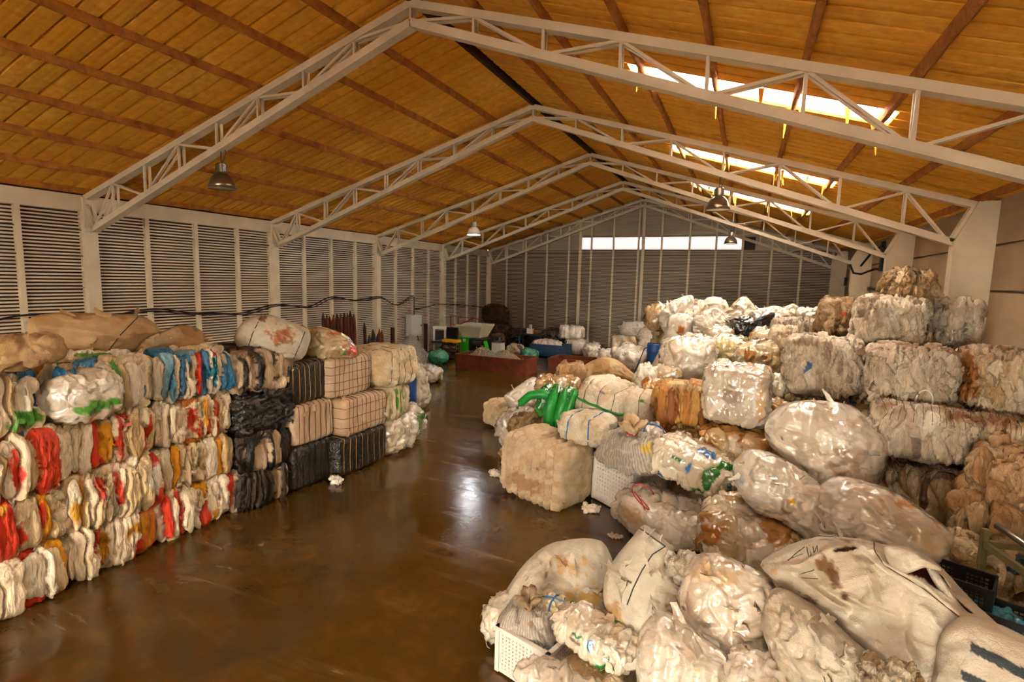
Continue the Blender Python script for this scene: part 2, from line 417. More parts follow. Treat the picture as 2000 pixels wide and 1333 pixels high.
# unseen front wall behind the camera, its open gateway sized to limit daylight
mb = MB(); mb.box((4.9, YN, 3), (10.2, .2, 6)); mb.box((17.7, YN, 3), (5.6, .2, 6)); mb.box((12.5, YN, 5.3), (5, .2, 1.4))
mb.add([(-.2, YN-.1, 5.9), (20.5, YN-.1, 5.9), (10, YN-.1, 9.1), (-.2, YN+.1, 5.9), (20.5, YN+.1, 5.9), (10, YN+.1, 9.1)], [(0, 1, 2), (5, 4, 3), (0, 3, 4, 1), (1, 4, 5, 2), (2, 5, 3, 0)])
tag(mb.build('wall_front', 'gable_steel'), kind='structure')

# trusses
def truss(yv, k, label):
    t = empty('roof_truss', (10, yv, 0), 0, label, 'truss', 'white steel roof trusses')
    dbl = True
    P = lambda x, z, dy=0: (x-10, dy, z)
    topz = lambda x: roof_z(x)-.07
    def botz(x):
        u = abs(x-10)/10; return 8.44-(8.44-5.0)*min(u, .97)/.97
    for s in (-1, 1):
        mb = MB(); mb.bar(P(10, topz(10)), P(10+s*10, topz(10+s*10)), .20, .13); mb.build('top_chord', 'white_paint', t)
        mb = MB(); mb.bar(P(10, botz(10)), P(10+s*9.7, botz(10+s*9.7)), .19, .14); mb.build('bottom_chord', 'white_paint', t)
        xs = [10+s*1.25*i for i in range(9)]
        def strut(a, b, w=.045):
            mb = MB()
            for dy in ((-.06, .06) if dbl else (0,)): mb.bar((a[0], dy, a[2]), (b[0], dy, b[2]), w, w)
            mb.build('strut', 'white_paint', t)
        for i in range(0 if s == 1 else 1, 8):
            strut(P(xs[i], topz(xs[i])-.05), P(xs[i], botz(xs[i])+.05))
        for i in (1, 3, 5, 7):
            for j in (i-1, i+1):
                xb = xs[j] if j < 8 else 10+s*9.6
                xb += (xs[i]-xb)*.1
                strut(P(xs[i], topz(xs[i])-.05), P(xb, botz(xb)+.05))
        strut(P(10+s*9.95, topz(10+s*9.95)), P(10+s*9.62, botz(10+s*9.62)), .07)
    return t
tl_ = ['white steel roof truss nearest the camera, filling the top of the view', 'second white roof truss from the camera, with a lamp at its right half',
       'third white roof truss from the camera, with the lit lamp on its left half', 'fourth white roof truss, in front of the back wall', 'white roof truss set flat against the grey back wall']
for k in range(5): truss(Y0+YS*k-(.12 if k == 4 else 0), k, tl_[k])

# high bay lamps
def lamp(x, yv, zt, label, glow):
    zb = 5.82
    o = empty('high_bay_lamp', (x, yv, zb), 0, label, 'lamp', 'round high bay lamps hung from the trusses')
    mb = MB(); prof = [(.10, .33), (.15, .30), (.22, .22), (.262, .10), (.285, .0), (.272, .0), (.25, .10), (.21, .21), (.14, .285), (.0, .30)]
    mb.lathe((0, 0, 0), prof, 32); mb.build('shade', 'lamp_glass' if glow == 2 else 'lamp_steel', o, True)
    mb = MB(); mb.lathe((0, 0, 0), [(0, .012), (.268, .012), (.268, .022), (0, .022)], 32)
    mb.build('diffuser', {2: 'lamp_glow', 1: 'lamp_dim', 0: 'lamp_glass'}[glow], o)
    mb = MB(); mb.lathe((0, 0, 0), [(0, .34), (.10, .34), (.11, .36), (.11, .52), (.09, .54), (0, .54)], 20)
    for k in range(10): mb.box((.115*math.cos(k*.628), .115*math.sin(k*.628), .44), (.012, .03, .14), k*.628)
    mb.build('ballast_housing', 'grey_metal', o)
    mb = MB(); mb.tube([(0, 0, .54), (0, 0, zt-zb)], .008, 6); mb.tube([(.03, 0, .54), (.12, .03, .75), (.05, 0, 1.0), (.0, 0, zt-zb)], .008, 6)
    mb.build('cable', 'cable_black', o)
    if glow == 2:
        mb = MB(); mb.lathe((0, 0, 0), [(.27, .0), (.245, .10), (.20, .20), (.0, .26)], 24); mb.build('reflector', 'lamp_glow', o, True)
        ld = bpy.data.lights.new('bulb', 'POINT'); ld.energy = LAMP_W; ld.color = (.93, .96, 1); ld.shadow_soft_size = .12
        lo = bpy.data.objects.new('bulb', ld); C.objects.link(lo); lo.parent = o; lo.location = (0, 0, -.05)
lamp(5.03, 8.36, 6.75, 'unlit round metal lamp hanging at the left under the nearest truss', 0)
lamp(14.95, 14.24, 6.75, 'unlit round metal lamp hanging in front of the roof skylights', 0)
lamp(5.06, 20.12, 6.75, 'brightly lit white lamp hanging over the far left of the hall', 2)
lamp(14.95, 26.0, 6.75, 'small faintly lit lamp hanging in front of the gable window', 1)
# ------------------------------------------------------------------ noise and soft bodies (bales, sacks, bags)
_perm = np.random.RandomState(11).permutation(512).astype(np.int64)
_grad = np.random.RandomState(12).normal(size=(512, 3)); _grad /= np.linalg.norm(_grad, axis=1)[:, None]
def perlin(q):
    i = np.floor(q).astype(np.int64); f = q-i; u = f*f*f*(f*(f*6-15)+10); out = 0
    for dx in (0, 1):
        for dy in (0, 1):
            for dz in (0, 1):
                h = _perm[(_perm[(_perm[(i[:, 0]+dx) & 511]+i[:, 1]+dy) & 511]+i[:, 2]+dz) & 511]
                g = _grad[h]; d = g[:, 0]*(f[:, 0]-dx)+g[:, 1]*(f[:, 1]-dy)+g[:, 2]*(f[:, 2]-dz)
                wx = u[:, 0] if dx else 1-u[:, 0]; wy = u[:, 1] if dy else 1-u[:, 1]; wz = u[:, 2] if dz else 1-u[:, 2]
                out = out+d*wx*wy*wz
    return out
def fbm(q, oct=3, ridged=False):
    s, a, t = 0, 1.0, 0
    for k in range(oct):
        n = perlin(q*(2.03**k)+k*17.3)*1.6
        s = s+a*((1-np.abs(n)*2) if ridged else n); t += a; a *= .5
    return s/t
def cells(q, seeds):
    f1 = np.empty(len(q)); f2 = np.empty(len(q)); ident = np.empty(len(q), int)
    for a in range(0, len(q), 4000):
        b = q[a:a+4000]; d = (b*b).sum(1)[:, None]-2*b@seeds.T+(seeds*seeds).sum(1)[None]
        i1 = d.argmin(1); r = np.arange(len(b)); d1 = d[r, i1].copy(); d[r, i1] = 1e9
        f1[a:a+4000] = np.sqrt(np.maximum(d1, 0)); f2[a:a+4000] = np.sqrt(np.maximum(d.min(1), 0)); ident[a:a+4000] = i1
    return f1, f2, ident

_grid = {}
def cube_grid(nx, ny, nz):
    key = (nx, ny, nz)
    if key in _grid: return _grid[key]
    pts, quads = {}, []
    def vid(i, j, k):
        return pts.setdefault((i, j, k), len(pts))
    for (a, b, na, nb, c, nc) in ((0, 1, nx, ny, 2, nz), (1, 2, ny, nz, 0, nx), (2, 0, nz, nx, 1, ny)):
        for side in (0, nc):
            for i in range(na):
                for j in range(nb):
                    q = []
                    for di, dj in ((0, 0), (1, 0), (1, 1), (0, 1)):
                        t = [0, 0, 0]; t[a] = i+di; t[b] = j+dj; t[c] = side; q.append(vid(*t))
                    quads.append(q if side else q[::-1])
    P = np.array(list(pts.keys()), float)/np.array([nx, ny, nz])*2-1
    _grid[key] = (P, np.array(quads, np.int32)); return _grid[key]

TINT = np.array([.93, .87, .785])
def H(h): return tuple(np.array(lin(h))*TINT)
PAL = {
 'colour': [('efe3c8', 46), ('e2cfa6', 24), ('f4ecd9', 18), ('d8bf8c', 6), ('dd3b1c', 9), ('e9a413', 8), ('c5711c', 1.5)],
 'colourtop': [('efe3c8', 40), ('f3eee2', 24), ('dcc79b', 14), ('2c7fb6', 9), ('79a9c0', 9), ('d8341a', 5), ('3f9a3a', 4), ('e9a413', 2)],
 'dark': [('24221f', 40), ('33302b', 30), ('494239', 14), ('151414', 16)],
 'darkcream': [('24221f', 30), ('1a1a1a', 22), ('cdb596', 34), ('e0cdb2', 22), ('4b443c', 6)],
 'blackstrap': [('25231d', 60), ('2f2c24', 40)],
 'beige': [('dfc9ae', 60), ('d2b698', 40)],
 'white': [('e6dccb', 46), ('d8cab6', 26), ('efe9dd', 18), ('b3a294', 7), ('8f8078', 2.5), ('3d6ea8', .5)],
 'whitebrown': [('dccbb0', 40), ('c9b08a', 30), ('e6dcc8', 20), ('9a774c', 6), ('857060', 6), ('4e7f9a', .6)],
 'cotton': [('efe2c2', 50), ('e7d5ab', 40), ('f2ead6', 20)],
 'grooved': [('e8d5b4', 60), ('d8bf98', 40)],
 'whitegreen': [('efe8d8', 64), ('e4d8c0', 30), ('2a8a3c', 4.5), ('2f79bd', 3)],
 'whiteonly': [('efe8d8', 60), ('e6dac4', 40)],
 'clear': [('e8e2d8', 50), ('dcd3c6', 35), ('f3f0ea', 24), ('c4b6a2', 6)],
 'clearstain': [('d9c9ac', 40), ('c9b087', 30), ('e4dccf', 25), ('b98646', 12)],
 'orange': [('d9a45a', 40), ('c6873a', 30), ('e4c48d', 25), ('a5632a', 14)],
 'yellowfilm': [('e6d79a', 50), ('ddcf9c', 30), ('efe8d0', 30)],
 'tan': [('cfae82', 50), ('bd9868', 40), ('dcc49c', 20)],
 'sackbeige': [('c3a47a', 60), ('b8986c', 40)],
 'sackwhite': [('ddd8cb', 60), ('d3cab9', 40)],
 'sackgrey': [('cfc9c4', 60), ('bfb6ae', 40)],
 'heapwhite': [('efebe6', 60), ('e0d8ce', 36), ('cbbca6', 5)],
 'black': [('1c1c1c', 60), ('262626', 40)],
 'darkgrey': [('4a4641', 60), ('2e2c2a', 40)],
 'brownbale': [('b89a70', 40), ('9b7b50', 30), ('cdb58e', 20), ('6d5330', 12)],
 'darkbrown': [('4c3a20', 40), ('6b5330', 30), ('37291a', 20)],
 'rag': [('cdb48c', 36), ('dcc9a8', 26), ('a98a5c', 20), ('7b6a4c', 10), ('4d7390', 4)],
 'greenbag': [('1f8f3c', 60), ('2aa04a', 40)],
 'teal': [('2f9c83', 60), ('3bb096', 40)],
 'whitegreenbag': [('ddd6cc', 60), ('7fae6a', 22), ('efe9dd', 20)],
 'redclear': [('c9b592', 50), ('b8a27a', 40), ('d8c8a8', 26)],
}
# kind: material, roundness p, cell width/length/depth, pillow, cell jitter, wrinkle (amp, freq), loose flaps, stain colour & amount
KIND = {
 'pressed': ('film_pressed', 5.5, (.085, .8), .075, .045, (.020, 7), 30, ('8a6431', .20)),
 'stack':   ('film_pressed', 6, (.075, .26), .060, .045, (.030, 9), 60, ('8a5a2c', .30)),
 'dark':    ('film_dark', 7, (.30, .085), .06, .05, (.03, 8), 40, ('4a4030', .2)),
 'strapped': ('film_dark', 9, (.5, .5), .010, .012, (.010, 6), 5, ('5b4a28', .15)),
 'bagged':  ('woven', 9, (.4, .5), .012, .012, (.012, 6), 8, ('b08a60', .15)),
 'cotton':  ('film_cotton', 5, (.22, .3), .04, .03, (.025, 7), 16, ('b4812f', .3)),
 'grooved': ('film_cotton', 7, (.12, .12), .014, .012, (.018, 9), 30, ('8a6436', .35)),
 'white':   ('film_wrap', 4.5, (.13, .36), .05, .035, (.026, 7), 20, ('a98a58', .12)),
 'clear':   ('film_wrap', 3.8, (.24, .34), .036, .03, (.065, 4.5), 12, ('b08040', .16)),
 'box':     ('film_wrap', 6.5, (.16, .26), .035, .025, (.03, 7), 24, ('b08040', .2)),
 'sack':    ('woven', 3.6, (.4, .5), .03, .03, (.06, 3.4), 6, ('8a6638', .22)),
 'woven_flap': ('woven', 3, (.3, .3), .01, .01, (.02, 4), 0, ('8a6638', .25)),
 'bag':     ('film_wrap', 2.8, (.24, .3), .055, .04, (.07, 4.5), 14, ('b09060', .15)),
 'rags':    ('rags', 3.2, (.13, .2), .06, .05, (.04, 6), 40, ('6a5030', .3)),
}
def soft(name, kind, loc, size, rot, pal, res, seed, label, cat, group=None, p=None, straps=0, strapmat='wire_rust', strapr=.006,
         strapax='x', groove=0, grid=0, planes=(), taper=0, shear=0, patches=(), holes=(), knot=None, seams=(), flaps=None, ends=0, stainamt=None, topstain=0, wr=None, cellscale=1, straparc=None, stripes=None):
    mat, p0, (ca, cb), pil, jit, (wa, wf), nfl, (stc, sta) = KIND[kind]
    p = p or p0; nfl = nfl if flaps is None else flaps; sta = sta if stainamt is None else stainamt
    if wr: wa, wf = wr
    ca *= cellscale; cb *= cellscale; pil *= cellscale**.8; jit *= cellscale**.8; wa *= cellscale**.5; wf /= cellscale**.7
    rs = np.random.RandomState(seed); off = rs.uniform(-50, 50, 3)
    half = np.array(size)/2; w, d, h = size
    stretch = np.array([1/ca, 1/ca, 1/cb]) if kind != 'dark' else np.array([1/.26, 1/.26, 1/.07])
    area = 2*(w*d+w*h+d*h); ns = int(min(420, max(24, area/(ca*cb)*.8)))
    fc = rs.randint(0, 3, ns); sp = rs.uniform(-1, 1, (ns, 3)); sp[np.arange(ns), fc] = np.sign(rs.uniform(-1, 1, ns))
    seeds = sp*half*.97*stretch
    n2 = min(900, ns*4); fc = rs.randint(0, 3, n2); sp = rs.uniform(-1, 1, (n2, 3)); sp[np.arange(n2), fc] = np.sign(rs.uniform(-1, 1, n2)); seeds2 = sp*half*.97*stretch*2.3
    cols = np.array([H(c) for c, _ in PAL[pal]])*(1.1 if pal in ('colour', 'colourtop') else .88); wt = np.array([x for _, x in PAL[pal]], float)
    ccol = cols[rs.choice(len(cols), ns, p=wt/wt.sum())]*rs.uniform(.86, 1.06, (ns, 1)); crnd = rs.uniform(-1, 1, ns)
    ax = {'x': 0, 'y': 1, 'z': 2}[strapax]
    spos = [(-1+2*(k+.5)/straps)*(.94)+rs.uniform(-.03, .03) for k in range(straps)]
    def base(P):
        v = P*half; u = v/np.linalg.norm(v, axis=1)[:, None]
        a = np.abs(u)/half; acc = (a**p).sum(1); n = np.sign(u)*a**(p-1)/half
        for (nx, ny, nz, dd) in planes:
            nn = np.array([nx, ny, nz], float); nn /= np.linalg.norm(nn)
            D = dd*np.sum(np.abs(nn)*half); c = np.maximum(u@nn, 0)/D; acc = acc+c**p; n = n+nn[None]*(c**(p-1)/D)[:, None]
        r = acc**(-1/p); pos = u*r[:, None]; n = n/np.maximum(np.linalg.norm(n, axis=1), 1e-9)[:, None]
        return pos, n
    def surf(P, smooth=False):
        pos, n = base(P)
        warp = np.stack([perlin(pos*4+off+k*9.1) for k in range(3)], 1)
        q = (pos+warp*.10*min(1, max(size)))*stretch
        f1, f2, ident = cells(q, seeds)
        pill = np.sqrt(np.clip((f2-f1)/.38, 0, 1))
        hgt = pil*(pill-.7)+jit*crnd[ident]*pill-pil*(.2 if mat == 'film_wrap' else .7)*np.exp(-((f2-f1)/.11)**2)
        g1, g2, gid = cells((pos+warp*.05)*stretch*2.3+crnd[ident][:, None]*.6, seeds2)
        hgt = hgt+pil*.45*(np.sqrt(np.clip((g2-g1)/.4, 0, 1))-.6)
        big = fbm(pos*(1.3/max(.5, max(size)))+off, 2)*.10*max(size)*(.55 if p > 6 else .9)
        wrk = fbm(np.stack([pos[:, 0], pos[:, 1], pos[:, 2]*(.45 if kind in ('pressed', 'stack', 'white') else 1)], 1)*wf+off+warp*.8, 3, True)*wa
        g = 0
        for s in spos: g = g+np.exp(-((P[:, ax]-s)*half[ax]/(.030 if groove < .08 else .042))**2)
        if straps: hgt = hgt*.7-groove*g+groove*.4
        dsp = hgt+big*.5+wrk
        col = ccol[ident].copy()
        for (pc, pr, pcol, thr) in patches:
            dd = np.linalg.norm((P-np.array(pc))/np.array(pr), axis=1)+fbm(pos*9+off+3, 3)*.7
            k = np.clip((thr-dd)*5, 0, 1)[:, None]; col = col*(1-k)+np.array(H(pcol))*k
        for (pc, pr, pcol, depth) in holes:
            dd = np.linalg.norm((P-np.array(pc))/np.array(pr), axis=1)+fbm(pos*5+off+5, 2)*.35
            k = np.clip((1-dd)*4, 0, 1); dsp = dsp-k*depth+np.exp(-((dd-1.12)/.12)**2)*.03; col = col*(1-k[:, None])+np.array(H(pcol))*k[:, None]
        st = np.clip(.32+fbm(pos*1.9+off+7, 5)*1.5+fbm(pos*9+off, 3)*.5, 0, 1)*sta
        if topstain: st = np.maximum(st, topstain*np.clip(n[:, 2]*1.4-.2, 0, 1)*np.clip(fbm(np.stack([pos[:, 0]*1.2, pos[:, 1]*4, pos[:, 2]*3], 1)+off+9, 4)*2+.55, 0, 1))
        col = col*(1-st[:, None])+np.array(H(stc))[None]*st[:, None]
        if stripes:
            k = (np.sin(pos[:, 0]*stripes+pos[:, 2]*stripes*.15+warp[:, 0]*3) > .25).astype(float)[:, None]*.55; col = col*(1-k)+np.array(H('6d645c'))*k
        pos = pos+n*dsp[:, None]
        if taper: pos[:, 0] *= 1-taper*(pos[:, 2]/h+.5); pos[:, 1] *= 1-taper*.7*(pos[:, 2]/h+.5)
        if shear: pos[:, 0] += shear*(pos[:, 2]+h/2)
        return pos, n, col, dsp
    fz = res*(.72 if kind in ('pressed', 'stack') else .95)
    nx, ny, nz = [int(max(16, min(104, round(s/q_)))) for s, q_ in zip(size, (fz, fz*1.9, fz))]
    P, Q = cube_grid(nx, ny, nz)
    pos, n, col, dsp = surf(P)
    me = bpy.data.meshes.new(name)
    me.vertices.add(len(pos)); me.vertices.foreach_set('co', pos.astype(np.float32).ravel())
    me.loops.add(Q.size); me.loops.foreach_set('vertex_index', Q.ravel())
    me.polygons.add(len(Q)); me.polygons.foreach_set('loop_start', np.arange(0, Q.size, 4, dtype=np.int32)); me.polygons.foreach_set('loop_total', np.full(len(Q), 4, np.int32))
    me.update(calc_edges=True); me.shade_smooth()
    a = me.color_attributes.new('Col', 'FLOAT_COLOR', 'POINT')
    a.data.foreach_set('color', np.concatenate([np.clip(col, 0, 1), np.ones((len(col), 1))], 1).astype(np.float32).ravel())
    me.materials.append(M[mat]); o = bpy.data.objects.new(name, me); C.objects.link(o)
    o.location = loc; o.rotation_euler = rot; tag(o, label, cat, group)
    # baling straps or netting wires, each its own loop
    def loop(axis, s, r, m, nm, arc=None, n_=64, lift=.004):
        tt = np.linspace(0, 1, n_, endpoint=arc is not None)
        if arc: tt = arc[0]+(arc[1]-arc[0])*tt
        ang = tt*2*np.pi; cx, sy = np.cos(ang), np.sin(ang); k = np.maximum(np.abs(cx), np.abs(sy))
        Pl = np.zeros((n_, 3)); o1, o2 = [i for i in range(3) if i != axis]
        Pl[:, axis] = s; Pl[:, o1] = cx/k; Pl[:, o2] = sy/k
        ps, nn, _, dd = surf(Pl)
        if arc is None: ext = np.maximum.reduce([np.roll(dd, i) for i in (-2, -1, 0, 1, 2)])-dd
        else: ext = 0*dd
        ps = ps+nn*(lift+ext*.8)[:, None]
        mb = MB().tube([tuple(x) for x in ps], r, 4, arc is None); return mb.build(nm, m, o, True)
    for s in spos: loop(ax, s, strapr, strapmat, 'baling_wire', straparc)
    for g in range(grid): loop(2, -.8+1.6*(g+.5)/grid, strapr*.8, strapmat, 'baling_wire')
    for (axis, s, r, m, arc) in seams: loop({'x': 0, 'y': 1, 'z': 2}[axis], s, r, m, 'seam' if 'seam' in m else 'tape', arc, 40, r*.4)
    # loose ends of film that stick out
    if nfl:
        idx = rs.randint(0, len(P), nfl*3); idx = idx[n[idx, 2] > -.35][:nfl]; vs, fs, cl = [], [], []
        sc = (.55 if kind in ('pressed', 'stack') else .8)*min(1, max(size))
        for i in idx:
            a0 = pos[i]; nv = n[i]; tv = np.cross(nv, rs.normal(size=3)); tv /= np.linalg.norm(tv); bv = np.cross(nv, tv)
            L = rs.uniform(.08, .24)*sc; wd = rs.uniform(.02, .07)*sc; b0 = len(vs); c0 = np.clip(col[i]*rs.uniform(.9, 1.15), 0, 1); up = rs.uniform(.1, .5)
            for s in range(5):
                t_ = s/4; c_ = a0-nv*.01+tv*L*t_+nv*(math.sin(t_*2.6)*up*L)+np.array([0, 0, -.25*L*t_*t_])
                ww = wd*(1-.5*t_)*(1+.3*rs.normal())
                for e in (-1, 0, 1): vs.append(c_+bv*ww*e+nv*(.3*ww*(abs(e)+rs.uniform(-.5, .5)))); cl.append(c0)
            for s in range(4):
                for e in (0, 1): q = b0+s*3+e; fs.append((q, q+1, q+4, q+3))
        if vs:
            mf = bpy.data.meshes.new('loose_film'); mf.from_pydata([tuple(v) for v in vs], [], fs); mf.update(); mf.shade_smooth()
            a = mf.color_attributes.new('Col', 'FLOAT_COLOR', 'POINT')
            a.data.foreach_set('color', np.concatenate([np.array(cl), np.ones((len(cl), 1))], 1).astype(np.float32).ravel())
            mf.materials.append(M[mat]); lf = bpy.data.objects.new('loose_film', mf); C.objects.link(lf); lf.parent = o; lf['kind'] = 'stuff'
    if knot:   # tied neck: a gathered, flaring tuft with a cord round it
        kp, kd, kr, kl, kcol, cord = knot
        kd = np.array(kd, float); kd /= np.linalg.norm(kd); Pk = np.array([kp], float); b0, nn, _, _ = surf(Pk/np.abs(Pk).max())
        b0 = b0[0]-kd*.03; t1 = np.cross(kd, [.3, 1, .2]); t1 /= np.linalg.norm(t1); t2 = np.cross(kd, t1); vs, cl = [], []
        prof = [(1.5, -.15), (.75, .12), (.42, .25), (.40, .33), (.7, .5), (1.0, .75), (1.15, 1.0), (.7, .93), (.2, .6)]; nk = 36
        for r_, z_ in prof:
            for k in range(nk):
                an = 6.28318*k/nk; rr = kr*r_*(1+.22*math.sin(an*7+seed)+.12*math.sin(an*13+2*seed)); zz = kl*z_*(1+.2*math.sin(an*3+seed))
                vs.append(tuple(b0+kd*zz+t1*rr*math.cos(an)+t2*rr*math.sin(an))); cl.append(H(kcol))
        fs = [(i*nk+k, i*nk+(k+1) % nk, (i+1)*nk+(k+1) % nk, (i+1)*nk+k) for i in range(len(prof)-1) for k in range(nk)]
        mk = bpy.data.meshes.new('tied_neck'); mk.from_pydata(vs, [], fs); mk.update(); mk.shade_smooth()
        a = mk.color_attributes.new('Col', 'FLOAT_COLOR', 'POINT'); a.data.foreach_set('color', np.array([(*c, 1) for c in cl], np.float32).ravel())
        mk.materials.append(M[mat]); ok = bpy.data.objects.new('tied_neck', mk); C.objects.link(ok); ok.parent = o
        if cord:
            ring = [tuple(b0+kd*kl*.29+t1*kr*.5*math.cos(6.283*k/16)+t2*kr*.5*math.sin(6.283*k/16)) for k in range(16)]
            MB().tube(ring, .012*max(.5, kr*6), 5, True).build('cord', cord, ok, True)
    return o

def traced(name, kind, loc, axes, outline, ctr, zf, zb, pal, res, seed, label, cat, group=None, ridges=(), seams=(), holes=(), patches=(), wr=None, flaps=None, stainamt=None, pw=2.2):
    """a filled sack or bag with its own outline (metres, in its own plane) and its own thickness in front and behind"""
    mat, _, (ca, cb), pil, jit, (wa, wf), nfl, (stc, sta) = KIND[kind]
    nfl = nfl if flaps is None else flaps; sta = sta if stainamt is None else stainamt
    if wr: wa, wf = wr
    rs = np.random.RandomState(seed); off = rs.uniform(-50, 50, 3); O = np.array(outline, float); n = len(O); per = []
    for i in range(n):      # closed spline through the outline
        p0, p1, p2, p3 = O[(i-1) % n], O[i], O[(i+1) % n], O[(i+2) % n]
        for t in np.linspace(0, 1, 8, endpoint=False): per.append(.5*(2*p1+(p2-p0)*t+(2*p0-5*p1+4*p2-p3)*t*t+(3*p1-p0-3*p2+p3)*t**3)*.75+.25*(p1*(1-t)+p2*t))
    per = np.array(per); seg = np.linalg.norm(np.roll(per, -1, 0)-per, axis=1); cum = np.concatenate([[0], np.cumsum(seg)])
    NA = int(max(40, min(160, cum[-1]/res))); ss = np.linspace(0, cum[-1], NA, endpoint=False); cl = np.vstack([per, per[:1]])
    rim = np.stack([np.interp(ss, cum, cl[:, k]) for k in (0, 1)], 1); c = np.array(ctr)
    rad = np.linalg.norm(rim-c, axis=1).mean(); n_ = int(max(48, min(104, 2*rad/res)))
    g_ = np.linspace(-1, 1, n_+1); A_, B_ = np.meshgrid(g_, g_, indexing='ij'); A_, B_ = A_.ravel(), B_.ravel(); T_ = np.maximum(np.abs(A_), np.abs(B_))
    with np.errstate(all='ignore'): an = np.where(np.abs(A_) >= np.abs(B_), np.where(A_ >= 0, 0, np.pi)+np.pi/4*np.nan_to_num(B_/A_), np.where(B_ >= 0, np.pi/2, -np.pi/2)-np.pi/4*np.nan_to_num(A_/B_))
    def rimat(fr):
        fr = (fr % 1)*NA; i0 = np.floor(fr).astype(int) % NA; w_ = (fr-np.floor(fr))[:, None]; return rim[i0]*(1-w_)+rim[(i0+1) % NA]*w_
    a0_ = np.arctan2(*(rim[0]-c)[::-1]); sgn_ = np.sign(np.cross(rim[0]-c, rim[NA//6]-c)) or 1.
    ra = np.unwrap(np.arctan2(rim[:, 1]-c[1], rim[:, 0]-c[0]))
    R_ = rimat(sgn_*(an-a0_)/(2*np.pi)); t2 = T_**.93
    def flat(t, rr, side): return c+(rr-c)*t[:, None], side*(zf if side > 0 else zb)*np.maximum(1-t**pw, 0)**.62
    p2f, zF = flat(t2, R_, 1); G_ = np.arange((n_+1)**2).reshape(n_+1, n_+1)
    bd = np.concatenate([G_[:-1, 0], G_[-1, :-1], G_[::-1, -1][:-1], G_[0, ::-1][:-1]]); tb = np.sin(np.linspace(0, 1, 9)[1:-1]*np.pi/2)
    NB = len(bd); Tb = np.repeat(tb, NB); p2b, zB = flat(Tb, np.tile(R_[bd], (len(tb), 1)), -1)
    pos = np.vstack([np.column_stack([p2f, zF]), np.column_stack([p2b, zB]), [[c[0], c[1], -zb]]])
    side = np.concatenate([np.ones(len(p2f)), -np.ones(len(p2b)), [-1]]); tall = np.concatenate([t2, Tb, [0]])
    size = np.ptp(O, axis=0).max(); m_ = min(1, size)
    def surfpts(m):
        t, k, sg = np.sqrt(rs.uniform(0, 1, m)), rs.randint(0, NA, m), np.where(rs.uniform(0, 1, m) < .65, 1, -1)
        p2 = c+(rim[k]-c)*t[:, None]; f = np.maximum(1-t**pw, 0)**.62; return np.column_stack([p2, np.where(sg > 0, zf, -zb)*f])
    ns = int(min(300, max(16, size*size*2.2/(ca*cb*m_*m_)))); sd = surfpts(ns)+rs.normal(size=(ns, 3))*.03*m_
    ns2 = ns*4; sd2 = surfpts(ns2)+rs.normal(size=(ns2, 3))*.015*m_
    def plen(P, line):
        d = np.full(len(P), 9.)
        for a, b in zip(line[:-1], line[1:]):
            a, b = np.array(a), np.array(b); ab = b-a; t = np.clip(((P-a)@ab)/max(ab@ab, 1e-9), 0, 1); d = np.minimum(d, np.linalg.norm(P-a-ab*t[:, None], axis=1))
        return d
    def inside(P, poly):
        r = np.zeros(len(P), bool); m = len(poly)
        for i in range(m):
            (x1, y1), (x2, y2) = poly[i], poly[(i+1) % m]; cr = (y1 > P[:, 1]) != (y2 > P[:, 1]); r ^= cr & (P[:, 0] < (x2-x1)*(P[:, 1]-y1)/(y2-y1+1e-12)+x1)
        return r
    cols = np.array([H(x) for x, _ in PAL[pal]]); wt = np.array([x for _, x in PAL[pal]], float); cc = (.95 if pal == 'heapwhite' else .86)*cols[rs.choice(len(cols), ns, p=wt/wt.sum())]*rs.uniform(.9, 1.05, (ns, 1)); cr_ = rs.uniform(-1, 1, ns)
    def dress(pos, side, tall):
        warp = np.stack([perlin(pos*(3/m_)+off+k*9.1) for k in range(3)], 1)*.12*m_
        f1, f2, ident = cells(pos+warp, sd); g1, g2, _ = cells(pos+warp*.6, sd2)
        e = (f2-f1)/(.35*ca*m_); e2 = (g2-g1)/(.2*ca*m_)
        d = pil*(np.sqrt(np.clip(e, 0, 1))-.6)+jit*cr_[ident]*np.clip(e, 0, 1)*.7+pil*.35*np.sqrt(np.clip(e2, 0, 1))+wa*fbm(pos*np.array([1, 1, .6])*wf/m_**.5+off+warp*5, 4, True)
        d = d*m_*np.clip((1-tall)*5+.25, 0, 1); dr = 0
        for amp, w, line in ridges: dr = dr+amp*np.exp(-(plen(pos[:, :2], line)/w)**2)
        col = cc[ident].copy()
        for (px, py, rx, ry, pcol, thr) in patches:
            dd = np.hypot((pos[:, 0]-px)/rx, (pos[:, 1]-py)/ry)+fbm(pos*(11/m_)+off+3, 4)*1.5; k = (np.clip((thr-dd)*3, 0, .9)*(side > 0))[:, None]; col = col*(1-k)+np.array(H(pcol))*k
        st = np.clip(.25+fbm(pos*np.array([1.6, 2.6, 1])/m_+off+7, 5)*1.6+fbm(pos*(9/m_)+off, 3)*.6, 0, 1)*sta; col = col*(1-st[:, None])+np.array(H(stc))*st[:, None]
        for poly, depth, pcol in holes:
            k = (inside(pos[:, :2]+fbm(pos*8+off, 2)[:, None]*(.02 if depth > 0 else 0), poly) & (side > 0)).astype(float); edge = np.exp(-(plen(pos[:, :2], list(poly)+[poly[0]])/.025)**2)*(1-k)
            dr = dr-k*depth+edge*(.025 if depth > 0 else 0); col = col*(1-k[:, None])+np.array(H(pcol))*k[:, None]
        q = pos.copy(); q[:, 2] += d*side+dr*(side > 0); out = (pos[:, :2]-c); out /= np.maximum(np.linalg.norm(out, axis=1), 1e-6)[:, None]; q[:, :2] += out*(d*.5*tall**3)[:, None]
        return q, col
    q, col = dress(pos, side, tall); nf = (n_+1)**2
